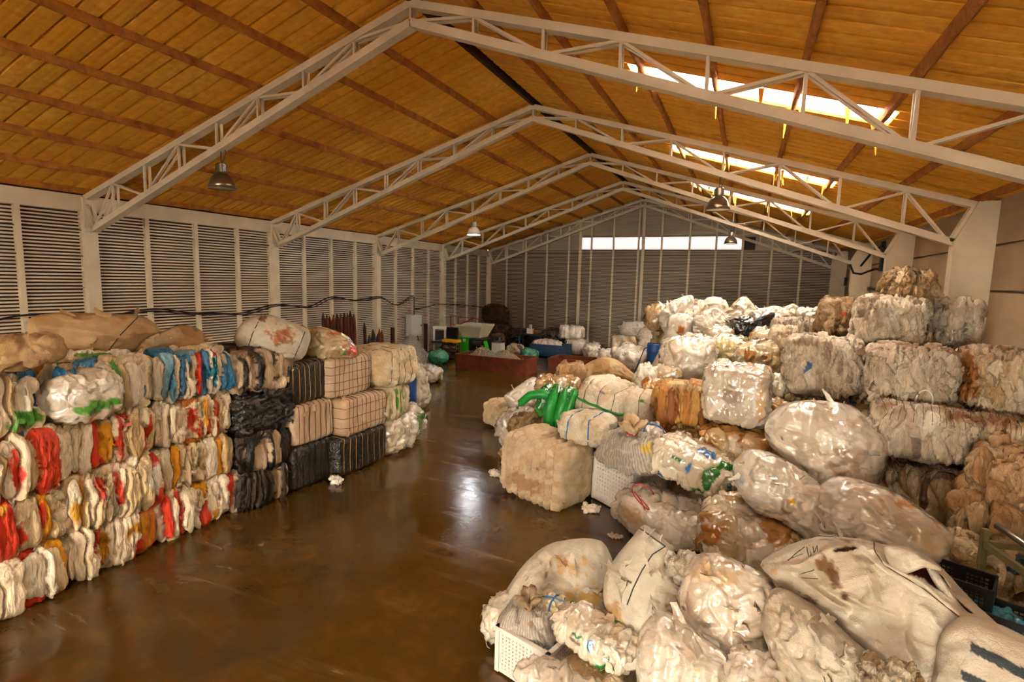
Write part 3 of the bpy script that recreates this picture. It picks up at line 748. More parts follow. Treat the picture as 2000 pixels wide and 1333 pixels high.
    fs = np.stack([G_[:-1, :-1], G_[1:, :-1], G_[1:, 1:], G_[:-1, 1:]], -1).reshape(-1, 4).tolist(); last_ = len(tb)-1
    for k in range(NB):
        k2 = (k+1) % NB; fs.append((int(bd[k2]), int(bd[k]), nf+last_*NB+k, nf+last_*NB+k2))
        for i in range(last_): fs.append((nf+i*NB+k, nf+i*NB+k2, nf+(i+1)*NB+k2, nf+(i+1)*NB+k))
        fs.append((len(q)-1, nf+k2, nf+k))
    if sgn_ < 0: fs = [f[::-1] for f in fs]
    me = bpy.data.meshes.new(name); me.from_pydata(q.tolist(), [], fs); me.update(); me.shade_smooth()
    a = me.color_attributes.new('Col', 'FLOAT_COLOR', 'POINT'); a.data.foreach_set('color', np.concatenate([np.clip(col, 0, 1), np.ones((len(col), 1))], 1).astype(np.float32).ravel())
    me.materials.append(M[mat]); o = bpy.data.objects.new(name, me); C.objects.link(o); tag(o, label, cat, group)
    mm = Matrix.Identity(4)
    for i in range(3):
        for j in range(3): mm[i][j] = axes[j][i]
        mm[i][3] = loc[i]
    o.matrix_world = mm
    for line, r, mt, nm in seams:
        L = [np.array(line[0])]
        for a_, b_ in zip(line[:-1], line[1:]):
            for t in np.linspace(0, 1, 8)[1:]: L.append(np.array(a_)*(1-t)+np.array(b_)*t)
        pts = []
        for p in L:      # lift each point of the seam on to the surface
            i = np.argmin(((q[:nf, :2]-p)**2).sum(1)); pts.append((p[0], p[1], q[i, 2]+r*.5))
        pts = np.array(pts); pts[1:-1, 2] = (pts[:-2, 2]+pts[1:-1, 2]*2+pts[2:, 2])/4
        MB().tube(pts.tolist(), r, 5).build(nm, mt, o, True)
    if nfl:
        vs, f2, cl2 = [], [], []
        for tq in np.sqrt(rs.uniform(.15, 1, nfl)):
            i = rs.randint(0, nf); a0 = q[i]; dv = rs.normal(size=3); dv[2] = abs(dv[2])*.35; dv[:2] += (a0[:2]-c)/size*2; dv /= np.linalg.norm(dv); bv = np.cross(dv, rs.normal(size=3)); bv /= np.linalg.norm(bv); L = rs.uniform(.06, .2)*m_; wd = rs.uniform(.02, .06)*m_; b0 = len(vs)
            for s in range(4):
                for e in (-1, 0, 1): vs.append(a0-dv*.02+dv*L*s/3+bv*wd*e*(1-.2*s)+rs.normal(size=3)*.012*m_); cl2.append(col[i])
            for s in range(3):
                for e in (0, 1): k = b0+s*3+e; f2.append((k, k+1, k+4, k+3))
        mf = bpy.data.meshes.new('loose_film'); mf.from_pydata([tuple(v) for v in vs], [], f2); mf.update(); mf.shade_smooth()
        a = mf.color_attributes.new('Col', 'FLOAT_COLOR', 'POINT'); a.data.foreach_set('color', np.concatenate([np.array(cl2), np.ones((len(cl2), 1))], 1).astype(np.float32).ravel())
        mf.materials.append(M[mat]); lf = bpy.data.objects.new('loose_film', mf); C.objects.link(lf); lf.parent = o; lf['kind'] = 'stuff'
    return o

BALES = [
 ('film_bale', 'pressed', (7.68, 2.885, 0.35), (1.27, 1.3, 0.7), (0.0, 0.0, 1.606), 'colour', 0.0181, 100, 'muddy cream film bale with few red streaks, bottom at the left edge', 'bale', 'pressed colour film bales of the left stack', {'patches': ()}),
 ('film_bale', 'pressed', (7.61, 2.935, 1.035), (1.27, 1.3, 0.71), (0.0, 0.0, 1.536), 'colour', 0.0181, 101, 'ochre-stained film bale with orange-red strips, second from the floor at the left edge', 'bale', 'pressed colour film bales of the left stack', {'patches': (((0.2, -1, -0.4), (0.16, 0.8, 0.6), 'dd3b1c', 0.8), ((0.6, -1, 0.1), (0.08, 0.8, 0.9), 'dd3b1c', 0.8), ((-0.1, -1, 0.6), (0.25, 0.8, 0.4), 'd99a20', 0.7))}),
 ('film_bale', 'pressed', (7.69, 2.965, 1.725), (1.27, 1.3, 0.71), (0.0, 0.0, 1.623), 'colour', 0.0178, 102, 'cream film bale with curved red strips, third from the floor at the left edge', 'bale', 'pressed colour film bales of the left stack', {'patches': (((0.05, -1, 0), (0.1, 0.8, 1), 'dd3b1c', 0.8), ((-0.6, -1, 0.4), (0.12, 0.8, 0.6), 'e9a413', 0.8), ((0.7, -1, -0.3), (0.12, 0.8, 0.8), 'c7381c', 0.8))}),
 ('film_bale', 'pressed', (7.345, 2.835, 2.44), (1.27, 1.75, 0.76), (0.0, 0.0, 1.518), 'colourtop', 0.0176, 103, 'untidy top bale with red and green bags at the left edge of the photo', 'bale', 'pressed colour film bales of the left stack', {'patches': (((-0.55, -1, 0.3), (0.35, 0.8, 0.6), 'd8381c', 0.8), ((0.05, -1, 0.6), (0.18, 0.8, 0.3), '3a9438', 0.8), ((0.72, -1, -0.5), (0.4, 0.8, 0.4), '5fae4a', 0.8))}),
 ('film_bale', 'pressed', (7.55, 4.12, 0.35), (1.28, 1.3, 0.7), (0.0, 0.0, 1.606), 'colour', 0.0215, 104, 'bale with a yellow twist and red strip, bottom of the second column from left', 'bale', 'pressed colour film bales of the left stack', {'patches': (((0.35, -1, 0.3), (0.35, 0.8, 0.45), 'd99a20', 0.8), ((-0.45, -1, 0.4), (0.1, 0.8, 0.9), 'dd4a20', 0.8), ((-0.3, -1, 0.0), (0.12, 0.8, 1.0), 'd99a18', 0.8), ((0.35, -1, -0.6), (0.14, 0.8, 0.6), 'dd3518', 0.8))}),
 ('film_bale', 'pressed', (7.61, 4.15, 1.035), (1.28, 1.3, 0.71), (0.0, 0.0, 1.536), 'colour', 0.0213, 105, 'bale with a white lump, second from floor in the second column from left', 'bale', 'pressed colour film bales of the left stack', {'patches': (((-0.35, -1, 0.5), (0.12, 0.8, 0.7), 'dd4520', 0.8), ((0.0, -1, 0.2), (0.1, 0.8, 0.9), 'dd3b18', 0.8), ((0.75, -1, 0.2), (0.25, 0.8, 0.7), 'f4efe6', 0.9), ((-0.8, -1, -0.2), (0.15, 0.8, 0.6), 'e0ac28', 0.8))}),
 ('film_bale', 'pressed', (7.52, 4.12, 1.725), (1.28, 1.3, 0.71), (0.0, 0.0, 1.623), 'colour', 0.0211, 106, 'bale with broad yellow and red sashes, third from floor in the second column from left', 'bale', 'pressed colour film bales of the left stack', {'patches': (((-0.1, -1, -0.1), (0.16, 0.8, 1.2), 'e8a913', 0.85), ((0.12, -1, 0.1), (0.1, 0.8, 1.1), 'dd3b1c', 0.85), ((0.8, -1, -0.1), (0.14, 0.8, 1.1), 'dd3515', 0.85))}),
 ('film_bale', 'pressed', (7.345, 4.14, 2.44), (1.28, 1.75, 0.76), (0.0, 0.0, 1.518), 'colourtop', 0.0211, 107, 'white bale with blue bags and a green flap, top of the second column from left', 'bale', 'pressed colour film bales of the left stack', {'patches': (((-0.15, -1, 0.4), (0.18, 0.8, 0.7), '2b78b4', 0.8), ((0.2, -1, -0.85), (0.1, 0.8, 0.4), '3fae2e', 0.8))}),
 ('film_bale', 'pressed', (7.53, 5.35, 0.35), (1.26, 1.3, 0.7), (0.0, 0.0, 1.606), 'colour', 0.0248, 108, 'cream bale with a red and white end, bottom of the column beside the black bales', 'bale', 'pressed colour film bales of the left stack', {'patches': (((0.75, -1, 0.4), (0.25, 0.8, 0.35), 'dd3018', 0.8), ((0.3, -1, -0.6), (0.1, 0.8, 0.5), 'e9a413', 0.8))}),
 ('film_bale', 'pressed', (7.46, 5.39, 1.035), (1.26, 1.3, 0.71), (0.0, 0.0, 1.536), 'colour', 0.0247, 109, 'grey-cream bale with thin red strip, second from floor beside the black bales', 'bale', 'pressed colour film bales of the left stack', {'patches': ()}),
 ('film_bale', 'pressed', (7.52, 5.43, 1.725), (1.26, 1.3, 0.71), (0.0, 0.0, 1.623), 'colour', 0.0245, 110, 'cream bale with a red and white tuft, third from floor beside the black bales', 'bale', 'pressed colour film bales of the left stack', {'patches': (((-0.3, -1, 0.1), (0.2, 0.8, 0.8), 'dd3018', 0.75), ((0.05, -1, 0.3), (0.12, 0.8, 0.9), 'e9a41c', 0.8))}),
 ('film_bale', 'pressed', (7.315, 5.45, 2.44), (1.26, 1.75, 0.76), (0.0, 0.0, 1.518), 'colourtop', 0.0246, 111, 'white bale with long turquoise strips, top of the column beside the black bales', 'bale', 'pressed colour film bales of the left stack', {'patches': (((-0.7, -1, -0.2), (0.14, 0.8, 0.9), '4a93b8', 0.8), ((0.35, -1, 0.0), (0.12, 0.8, 1.0), '1f8fae', 0.8), ((0.1, -1, -0.5), (0.12, 0.8, 0.6), '3c8fc0', 0.8))}),
 ('film_bale', 'clear', (8.1, 3.875, 2.41), (0.75, 0.6, 0.62), (0.0, 0.0, 1.571), 'clear', 0.0195, 112, 'clear film bag full of green and white film, on the face of the left stack', 'bag', 'pressed colour film bales of the left stack', {'patches': (((0, -1, -0.4), (0.9, 1, 0.4), '4fa23c', 0.8),), 'p': 3}),
 ('film_bale', 'pressed', (7.81, 6.475, 0.32), (1.05, 1.1, 0.64), (0.0, 0.0, 1.571), 'darkcream', 0.0274, 113, 'black and cream pressed bale at the foot of the dark column', 'bale', 'dark and strapped bales of the left stack', {}),
 ('film_bale', 'pressed', (7.81, 6.55, 0.96), (1.14, 1.1, 0.68), (0.0, 0.0, 1.571), 'darkcream', 0.0274, 114, 'black bale with a cream fold, second from the floor of the dark column', 'bale', 'dark and strapped bales of the left stack', {'patches': (((-0.2, -1, 0), (0.14, 0.8, 0.9), 'd9c5aa', 0.8),)}),
 ('film_bale', 'dark', (7.81, 6.515, 1.65), (1.13, 1.1, 0.74), (0.0, 0.0, 1.571), 'dark', 0.0271, 115, 'charcoal film bale of crushed horizontal layers, third from the floor', 'bale', 'dark and strapped bales of the left stack', {}),
 ('film_bale', 'pressed', (7.72, 6.625, 2.34), (1.25, 1.2, 0.68), (0.0, 0.0, 1.571), 'darkcream', 0.0272, 116, 'half black, half cream pleated bale on top of the dark column', 'bale', 'dark and strapped bales of the left stack', {'patches': (((0.5, -1, 0), (0.55, 0.9, 1.4), 'dcc5a8', 0.95),)}),
 ('strapped_bale', 'strapped', (7.87, 7.5, 0.42), (1.1, 1.1, 0.84), (0.0, 0.0, 1.571), 'blackstrap', 0.03, 117, 'plain black strapped bale on the floor beside the dark column', 'bale', 'dark and strapped bales of the left stack', {'straps': 7, 'strapmat': 'wire_dark', 'groove': 0.02}),
 ('strapped_bale', 'bagged', (7.87, 7.5, 1.215), (1.0, 1.1, 0.77), (0.0, 0.0, 1.571), 'beige', 0.0298, 118, 'pinkish beige strapped bale between two black ones', 'bale', 'dark and strapped bales of the left stack', {'straps': 7, 'strapmat': 'wire_dark', 'groove': 0.012}),
 ('strapped_bale', 'strapped', (7.8, 7.525, 1.99), (1.15, 1.1, 0.78), (0.0, 0.0, 1.571), 'blackstrap', 0.0296, 119, 'black strapped bale with gold straps, in the upper row', 'bale', 'dark and strapped bales of the left stack', {'straps': 8, 'strapmat': 'wire_gold', 'strapr': 0.009, 'groove': 0.02}),
 ('strapped_bale', 'strapped', (8.145, 8.6, 0.4), (1.5, 1.15, 0.8), (0.0, 0.0, 1.536), 'blackstrap', 0.0326, 120, 'black strapped bale with pale straps standing out over the wet floor', 'bale', 'dark and strapped bales of the left stack', {'straps': 8, 'strapmat': 'wire_gold', 'strapr': 0.008, 'groove': 0.02}),
 ('strapped_bale', 'bagged', (8.17, 8.71, 1.175), (1.38, 1.1, 0.77), (0.0, 0.0, 1.536), 'beige', 0.0326, 121, 'pinkish beige netted bale on the black bale near the floor edge', 'bale', 'dark and strapped bales of the left stack', {'straps': 10, 'strapmat': 'wire_rust', 'grid': 3, 'groove': 0.01}),
 ('strapped_bale', 'bagged', (7.95, 8.475, 1.97), (1.25, 1.1, 0.82), (0.0, 0.0, 1.571), 'beige', 0.032, 122, 'beige bale with dark grid netting, top row beside the gold-strapped bale', 'bale', 'dark and strapped bales of the left stack', {'straps': 9, 'strapmat': 'wire_rust', 'grid': 4, 'groove': 0.01}),
 ('cotton_bale', 'cotton', (8.3, 9.7, 2.01), (1.2, 1.2, 0.82), (0.0, 0.0, 1.571), 'cotton', 0.0348, 123, 'cream puffy fibre bale with brown stains at the far end of the left stack', 'bale', 'dark and strapped bales of the left stack', {'straps': 5, 'strapmat': 'wire_rust', 'groove': 0.04}),
 ('film_bale', 'pressed', (8.3, 9.675, 1.235), (0.85, 1.1, 0.77), (0.0, 0.0, 1.571), 'cotton', 0.035, 124, 'cream bale with green vertical streaks under the puffy fibre bale', 'bale', 'dark and strapped bales of the left stack', {'patches': (((-0.5, -1, 0), (0.08, 1, 1.2), '2f9a2a', 0.8), ((-0.2, -1, 0.1), (0.09, 1, 1.2), '2f9a2a', 0.8), ((0.1, -1, 0.1), (0.07, 1, 1.0), '2f9a2a', 0.8))}),
 ('plastic_bag', 'bag', (8.25, 9.7, 0.4), (0.8, 1.0, 0.8), (0.0, 0.0, 1.571), 'whiteonly', 0.0354, 125, 'cream bag squeezed beside the black bale on the floor', 'bag', 'dark and strapped bales of the left stack', {'p': 4}),
 ('plastic_bag', 'bag', (8.3, 10.075, 0.425), (0.65, 1.0, 0.85), (0.0, 0.0, 1.571), 'heapwhite', 0.0363, 126, 'grey-white bag at the floor corner of the left stack', 'bag', 'dark and strapped bales of the left stack', {'p': 4}),
 ('plastic_bag', 'bag', (8.15, 10.75, 0.425), (0.7, 0.9, 0.85), (0.0, 0.0, 1.571), 'whitegreenbag', 0.0383, 127, 'pale bag with green print behind the corner bag of the left stack', 'bag', 'dark and strapped bales of the left stack', {}),
 ('plastic_bag', 'bag', (6.5, 13.5, 0.675), (1.2, 1.0, 1.35), (0.0, 0.0, 1.571), 'whiteonly', 0.0474, 128, 'white bag with a red scrap beside the blue drum', 'bag', 'dark and strapped bales of the left stack', {'p': 3, 'taper': 0.4}),
 ('bulk_sack', 'sack', (8.331, 3.2, 3.063), (0.691, 0.54, 0.3), (0.0, 0.0, 1.222), 'sackbeige', 0.0173, 129, 'flat beige sack on top of the bales at the left edge', 'sack', 'sacks lying on the left stack', {'p': 3.2}),
 ('film_bale', 'stack', (17.926, 10.6, 3.467), (0.949, 1.3, 0.717), (0.0, 0.0, -0.105), 'white', 0.0256, 130, 'white pressed bale at the top of the right stack, below the brown sack', 'bale', 'white film bales stacked by the right wall', {'straps': 0, 'topstain': 0.4}),
 ('film_bale', 'stack', (18.948, 11.0, 3.452), (0.494, 0.78, 0.735), (0.0, 0.0, 0.035), 'white', 0.0255, 131, 'greyish white bale at the top right, nearest the concrete wall', 'bale', 'white film bales stacked by the right wall', {'topstain': 0.4}),
 ('film_bale', 'stack', (18.232, 11.0, 4.046), (0.817, 1.0, 0.55), (0.0, 0.0, 0.175), 'brownbale', 0.0261, 132, 'brown stained sack-shaped bale crowning the right stack', 'bale', 'white film bales stacked by the right wall', {'p': 2.8, 'taper': 0.25, 'patches': (((-0.2, -1, -0.7), (0.2, 1, 0.2), 'b8402c', 0.7), ((0.1, -1, -0.85), (0.15, 1, 0.15), '2f7a50', 0.7))}),
 ('film_bale', 'stack', (16.918, 9.8, 2.769), (1.005, 1.3, 0.805), (0.0, 0.0, -0.07), 'white', 0.0249, 133, 'white bale with small blue scraps, left end of the upper right stack', 'bale', 'white film bales stacked by the right wall', {'topstain': 0.5, 'p': 7}),
 ('film_bale', 'stack', (17.921, 9.2, 2.8), (0.962, 1.4, 0.703), (0.0, 0.0, -0.175), 'white', 0.0221, 134, 'wide white bale with a hanging white strap loop, middle of the right stack', 'bale', 'white film bales stacked by the right wall', {'topstain': 0.9, 'straps': 0}),
 ('film_bale', 'stack', (18.757, 8.8, 2.855), (0.651, 0.954, 0.73), (0.0, 0.0, -0.07), 'whitebrown', 0.0201, 135, 'white bale with a rusty brown left side at the right edge of the photo', 'bale', 'white film bales stacked by the right wall', {'topstain': 0.8, 'patches': (((-1, -0.5, 0), (0.4, 1.5, 1.2), '9a6428', 0.8),)}),
 ('film_bale', 'stack', (16.991, 9.9, 1.965), (1.058, 0.886, 0.515), (0.0, 0.0, -0.07), 'whitebrown', 0.0253, 136, 'dirty white bale under the blue-scrap bale, half hidden by clear bags', 'bale', 'white film bales stacked by the right wall', {}),
 ('film_bale', 'stack', (17.877, 8.2, 2.209), (1.021, 1.144, 0.573), (-0.07, 0.0, -0.157), 'white', 0.0198, 137, 'white bale with rust-lined netting on its top, above the clear bags', 'bale', 'white film bales stacked by the right wall', {'topstain': 1.0, 'straps': 12, 'strapmat': 'wire_rust', 'strapr': 0.003, 'straparc': (0.1, 0.42)}),
 ('film_bale', 'stack', (17.999, 8.3, 1.399), (0.865, 0.929, 0.568), (0.0, 0.0, -0.14), 'whitebrown', 0.0202, 138, 'brown-white bale with a twisted knot, beneath the rust-netted bale', 'bale', 'white film bales stacked by the right wall', {'cellscale': 1.5}),
 ('film_bale', 'stack', (18.681, 8.2, 2.254), (0.67, 0.818, 0.427), (0.0, 0.0, -0.209), 'whitebrown', 0.0188, 139, 'rusty netted bale at the right edge, behind the tan rolled bale', 'bale', 'white film bales stacked by the right wall', {'topstain': 1.0, 'straps': 8, 'strapmat': 'wire_rust', 'strapr': 0.003, 'straparc': (0.1, 0.42)}),
 ('film_bale', 'stack', (18.531, 7.4, 1.956), (0.642, 0.968, 0.649), (0.0, 0.0, -0.436), 'tan', 0.017, 140, 'tan rolled bale with soft bulging sides at the right edge', 'bale', 'white film bales stacked by the right wall', {'p': 5, 'cellscale': 1.7}),
 ('film_bale', 'stack', (18.261, 7.1, 1.482), (0.457, 0.697, 0.575), (0.0, 0.0, -0.524), 'tan', 0.0167, 141, 'tan bale with a blue patch above the grey metal rack', 'bale', 'white film bales stacked by the right wall', {'p': 4.5, 'patches': (((0.4, -1, 0.2), (0.2, 1, 0.4), '40617c', 0.75),), 'cellscale': 1.6}),
 ('film_bale', 'stack', (16.922, 14.0, 2.999), (1.104, 0.84, 0.46), (0.0, 0.0, -0.087), 'white', 0.0359, 142, 'flat netted white bale behind the blue-scrap bale', 'bale', 'white film bales stacked by the right wall', {'topstain': 0.7, 'straps': 8, 'strapmat': 'wire_rust', 'strapr': 0.004, 'straparc': (0.1, 0.42)}),
 ('film_bale', 'stack', (17.534, 13.0, 3.353), (0.602, 0.818, 0.799), (0.0, 0.0, 0.262), 'brownbale', 0.0324, 143, 'brown and cream bale with red straps left of the topmost white bale', 'bale', 'white film bales stacked by the right wall', {'patches': (((-0.3, -1, 0.3), (0.3, 1, 0.12), 'c43a2a', 0.8), ((0.3, -1, -0.4), (0.3, 1, 0.1), 'c43a2a', 0.8), ((-0.1, -1, 0), (0.12, 1, 0.3), 'c43a2a', 0.7))}),
 ('film_bale', 'stack', (16.461, 11.6, 2.678), (0.439, 0.681, 0.997), (0.0, 0.0, -0.087), 'whitebrown', 0.0302, 144, 'narrow tan-sided bale left of the blue-scrap bale', 'bale', 'white film bales stacked by the right wall', {}),
 ('film_bale', 'stack', (17.811, 9.8, 2.184), (0.811, 1.1, 0.577), (0.0, 0.0, -0.087), 'whitebrown', 0.0241, 145, 'shadowed bale end showing between the wide bale and the rust-netted bale', 'bale', 'white film bales stacked by the right wall', {}),
 ('film_bale', 'stack', (18.782, 8.4, 1.624), (0.318, 0.464, 0.306), (0.0, 0.0, -0.087), 'white', 0.0194, 146, 'dark cream bale end wedged behind the tan rolled bale', 'bale', 'white film bales stacked by the right wall', {}),
 ('fibre_bale', 'grooved', (12.544, 9.0, 0.587), (1.368, 1.05, 1.104), (0.0, 0.052, -0.349), 'grooved', 0.0286, 147, 'cream fibre bale with ribbed grooves at the front of the middle pile', 'bale', 'bales and bags of the middle pile', {'straps': 8, 'strapmat': 'wire_rust', 'strapr': 0.002, 'groove': 0.12, 'p': 7, 'wr': (0.03, 9), 'patches': (((0, -1, -0.45), (1.2, 0.6, 0.5), 'b08c66', 0.6),)}),
 ('striped_sack', 'sack', (14.184, 8.3, 1.356), (1.11, 0.8, 0.56), (0.0, 0.0, -0.175), 'sackgrey', 0.0246, 148, 'grey pin-striped sack with a red tied neck on the larger white crate', 'sack', 'bales and bags of the middle pile', {'stripes': 130, 'p': 3.2, 'taper': 0.35, 'knot': ((0.15, -0.2, 1), (0.1, -0.2, 1), 0.17, 0.28, 'cbb692', 'string_red'), 'patches': (((0.9, -0.7, 0.5), (0.25, 0.8, 0.4), 'e2c65a', 0.8),)}),
 ('plastic_bag', 'bag', (14.326, 8.9, 1.312), (0.592, 0.7, 0.616), (0.0, 0.0, 0.0), 'heapwhite', 0.026, 149, 'white bag with crossed blue straps behind the pin-striped sack', 'bag', 'bales and bags of the middle pile', {'seams': (('x', 0.1, 0.014, 'tape_blue', None), ('y', -0.2, 0.014, 'tape_blue', None))}),
 ('film_bale', 'white', (15.156, 8.4, 1.235), (1.232, 1.0, 0.568), (0.0, 0.244, -0.14), 'whitegreen', 0.0237, 150, 'round white bale with blue and green scraps beside the larger white crate', 'bale', 'bales and bags of the middle pile', {'p': 4, 'patches': (((0.05, -0.9, 0.45), (0.12, 0.6, 0.5), '2b83c8', 0.75), ((-0.25, -0.9, 0.55), (0.3, 0.5, 0.12), '2a7a50', 0.75), ((0.45, -1, 0.1), (0.1, 0.6, 0.3), '23803a', 0.8), ((0.35, -1, -0.6), (0.3, 0.6, 0.16), '23803a', 0.8), ((-0.6, -1, -0.8), (0.12, 0.6, 0.2), '2b73b8', 0.8))}),
 ('plastic_bag', 'clear', (14.845, 8.0, 0.496), (1.435, 1.0, 0.536), (0.0, 0.105, -0.14), 'clear', 0.0233, 151, 'clear film bag with a red string, low on the pile beside the larger crate', 'bag', 'bales and bags of the middle pile', {'p': 3.4, 'patches': (((-0.6, -1, 0.2), (0.4, 0.8, 0.6), 'c9b28c', 0.8),)}),
 ('plastic_bag', 'box', (15.957, 7.1, 0.796), (1.12, 1.0, 0.819), (0.0, 0.0, 0.087), 'clearstain', 0.0195, 152, 'grey-brown clear wrapped bale with an orange stain under the shiny bags', 'bale', 'bales and bags of the middle pile', {'p': 5, 'patches': (((-0.8, -0.6, 0.6), (0.35, 1, 0.4), 'b8742c', 0.8), ((0.2, -1, -0.3), (0.7, 0.5, 0.6), 'a8987c', 0.6))}),
 ('film_bale', 'stack', (17.261, 9.0, 1.903), (0.736, 1.0, 0.588), (0.0, 0.0, -0.14), 'whitebrown', 0.0227, 153, 'fuzzy beige bale end behind the largest pale clear bag', 'bale', 'bales and bags of the middle pile', {}),
 ('plastic_bag', 'bag', (16.615, 6.9, 0.958), (0.354, 0.341, 0.189), (0.0, 0.0, 0.0), 'clear', 0.0182, 154, 'small white bag with a yellow corner under the shiny bags', 'bag', 'bales and bags of the middle pile', {'patches': (((-0.2, -1, 0.8), (0.3, 1, 0.3), 'e0c12c', 0.7),)}),
 ('cotton_bale', 'cotton', (13.224, 9.3, 1.33), (0.915, 0.9, 0.514), (0.0, 0.0, -0.175), 'whiteonly', 0.0283, 155, 'soft white bag bound with blue tape above the ribbed fibre bale', 'bag', 'bales and bags of the middle pile', {'p': 4, 'straps': 2, 'strapmat': 'tape_blue', 'strapr': 0.014, 'groove': 0.03}),
 ('cotton_bale', 'cotton', (13.367, 10.2, 1.613), (0.994, 1.1, 0.917), (0.0, 0.209, -0.209), 'whiteonly', 0.0304, 156, 'plump white bale tied with green tape and a blue mark', 'bale', 'bales and bags of the middle pile', {'p': 4.5, 'straps': 3, 'strapmat': 'wire_dark', 'groove': 0.06, 'seams': (('z', 0.1, 0.022, 'tape_green', None), ('z', -0.45, 0.018, 'tape_green', None)), 'patches': (((0.15, -0.8, 0.75), (0.25, 0.6, 0.1), '2a62b0', 0.75),)}),
 ('green_bundle', 'clear', (12.368, 10.2, 1.464), (0.811, 0.6, 0.641), (0.0, 0.14, 0.0), 'greenbag', 0.0316, 157, 'bright green film bundle of fat rolls in the middle pile', 'bundle', 'bales and bags of the middle pile', {'p': 3.4, 'straps': 3, 'strapmat': 'wire_dark', 'groove': 0.08, 'flaps': 10}),
 ('film_bale', 'cotton', (9.909, 12.8, 0.401), (0.896, 0.9, 0.685), (0.0, 0.0, -0.524), 'grooved', 0.0417, 158, 'peach-coloured fibre bundle at the far left tip of the middle pile', 'bale', 'bales and bags of the middle pile', {'p': 4}),
 ('plastic_bag', 'bag', (11.095, 11.2, 0.584), (0.968, 0.8, 0.727), (0.0, -0.314, 0.0), 'sackgrey', 0.036, 159, 'lilac-white cloth bundle in front of the peach fibre bundle', 'bag', 'bales and bags of the middle pile', {'p': 3.4}),
 ('film_bale', 'rags', (11.827, 10.3, 0.762), (0.989, 0.9, 0.818), (0.0, -0.262, 0.0), 'brownbale', 0.0328, 160, 'brown striped crumpled bale with a black edge behind the ribbed fibre bale', 'bale', 'bales and bags of the middle pile', {'p': 4, 'patches': (((0, -1, -0.2), (0.6, 1, 0.1), '24201c', 0.7),)}),
 ('plastic_bag', 'bag', (11.672, 12.0, 1.465), (0.987, 0.9, 0.453), (0.0, 0.0, 0.0), 'tan', 0.0372, 161, 'mottled beige sack lying between the smooth white bag and the tan tarp', 'bag', 'bales and bags of the middle pile', {}),
 ('film_bale', 'cotton', (14.066, 10.0, 1.634), (0.509, 0.8, 0.618), (0.0, 0.0, 0.0), 'whiteonly', 0.0291, 162, 'white tied bale with a green scrap left of the orange bale', 'bale', 'bales and bags of the middle pile', {'p': 4.5, 'straps': 1, 'strapmat': 'wire_dark', 'groove': 0.05, 'patches': (((0.2, -1, 0.8), (0.4, 1, 0.2), '2a8a40', 0.7),)}),
 ('film_bale', 'pressed', (11.835, 12.7, 1.705), (0.697, 0.8, 0.458), (0.0, 0.0, 0.0), 'tan', 0.0388, 163, 'crinkled tan film bundle at the corner of the open rusty skip', 'bale', 'bales and bags of the middle pile', {'p': 3.4}),
 ('film_bale', 'pressed', (14.809, 9.8, 1.873), (0.885, 1.0, 0.666), (0.0, 0.0, -0.087), 'orange', 0.0276, 164, 'orange-brown pressed bale in the centre of the middle pile', 'bale', 'bales and bags of the middle pile', {'topstain': 0.4}),
 ('film_bale', 'box', (15.699, 9.4, 2.235), (0.967, 1.1, 0.903), (0.0, 0.0, -0.07), 'clear', 0.0254, 165, 'boxy translucent bale with grey insides beside the orange bale', 'bale', 'bales and bags of the middle pile', {'p': 7, 'topstain': 0.6, 'patches': (((0, -1, 0.1), (0.5, 0.6, 0.6), 'a89a90', 0.7), ((0.8, -1, 0), (0.2, 0.8, 1), 'd9b48a', 0.7))}),
 ('film_bale', 'box', (15.728, 9.2, 1.44), (1.028, 0.88, 0.492), (0.0, 0.0, -0.07), 'orange', 0.0251, 166, 'amber stained bale with clear film hanging down, below the boxy translucent bale', 'bale', 'bales and bags of the middle pile', {'patches': (((0, -1, 0), (0.3, 0.8, 1.2), 'd8ccb8', 0.8),)}),
 ('film_bale', 'rags', (14.809, 9.6, 1.381), (0.828, 0.54, 0.271), (0.0, 0.0, 0.0), 'orange', 0.0273, 167, 'layer of amber scraps beneath the orange-brown bale', 'bale', 'bales and bags of the middle pile', {'p': 5}),
 ('plastic_bag', 'clear', (14.641, 12.2, 2.354), (1.143, 1.2, 0.927), (0.0, 0.0, 0.0), 'clear', 0.034, 168, 'big cream clear bag standing above the orange-brown bale', 'bag', 'bales and bags of the middle pile', {'p': 3.6}),
 ('plastic_bag', 'box', (15.433, 13.2, 2.539), (0.726, 1.0, 0.519), (0.0, 0.0, 0.0), 'yellowfilm', 0.0357, 169, 'pale yellow film bag behind the big cream clear bag', 'bag', 'bales and bags of the middle pile', {'p': 5}),
 ('plastic_bag', 'clear', (16.024, 11.4, 2.573), (0.805, 1.0, 0.646), (0.0, -0.209, 0.0), 'clearstain', 0.0302, 170, 'amber-tinted clear bag with a brown hollow beside the narrow tan bale', 'bag', 'bales and bags of the middle pile', {'p': 3.2, 'patches': (((0.3, -1, 0.2), (0.3, 1, 0.15), 'a8743a', 0.7),)}),
 ('plastic_bag', 'bag', (16.17, 12.6, 2.887), (0.494, 0.6, 0.313), (0.0, 0.0, 0.0), 'clearstain', 0.0331, 171, 'little amber bag on top of the amber-tinted clear bag', 'bag', 'bales and bags of the middle pile', {}),
 ('plastic_bag', 'bag', (16.258, 9.9, 2.291), (0.35, 0.542, 0.404), (0.0, 0.0, 0.0), 'whiteonly', 0.0261, 172, 'small cream bag tucked left of the blue-scrap bale', 'bag', 'bales and bags of the middle pile', {}),
 ('plastic_bag', 'bag', (16.312, 9.4, 1.99), (0.257, 0.409, 0.406), (0.0, 0.0, 0.0), 'orange', 0.0248, 173, 'small amber bag under the little cream bag', 'bag', 'bales and bags of the middle pile', {}),
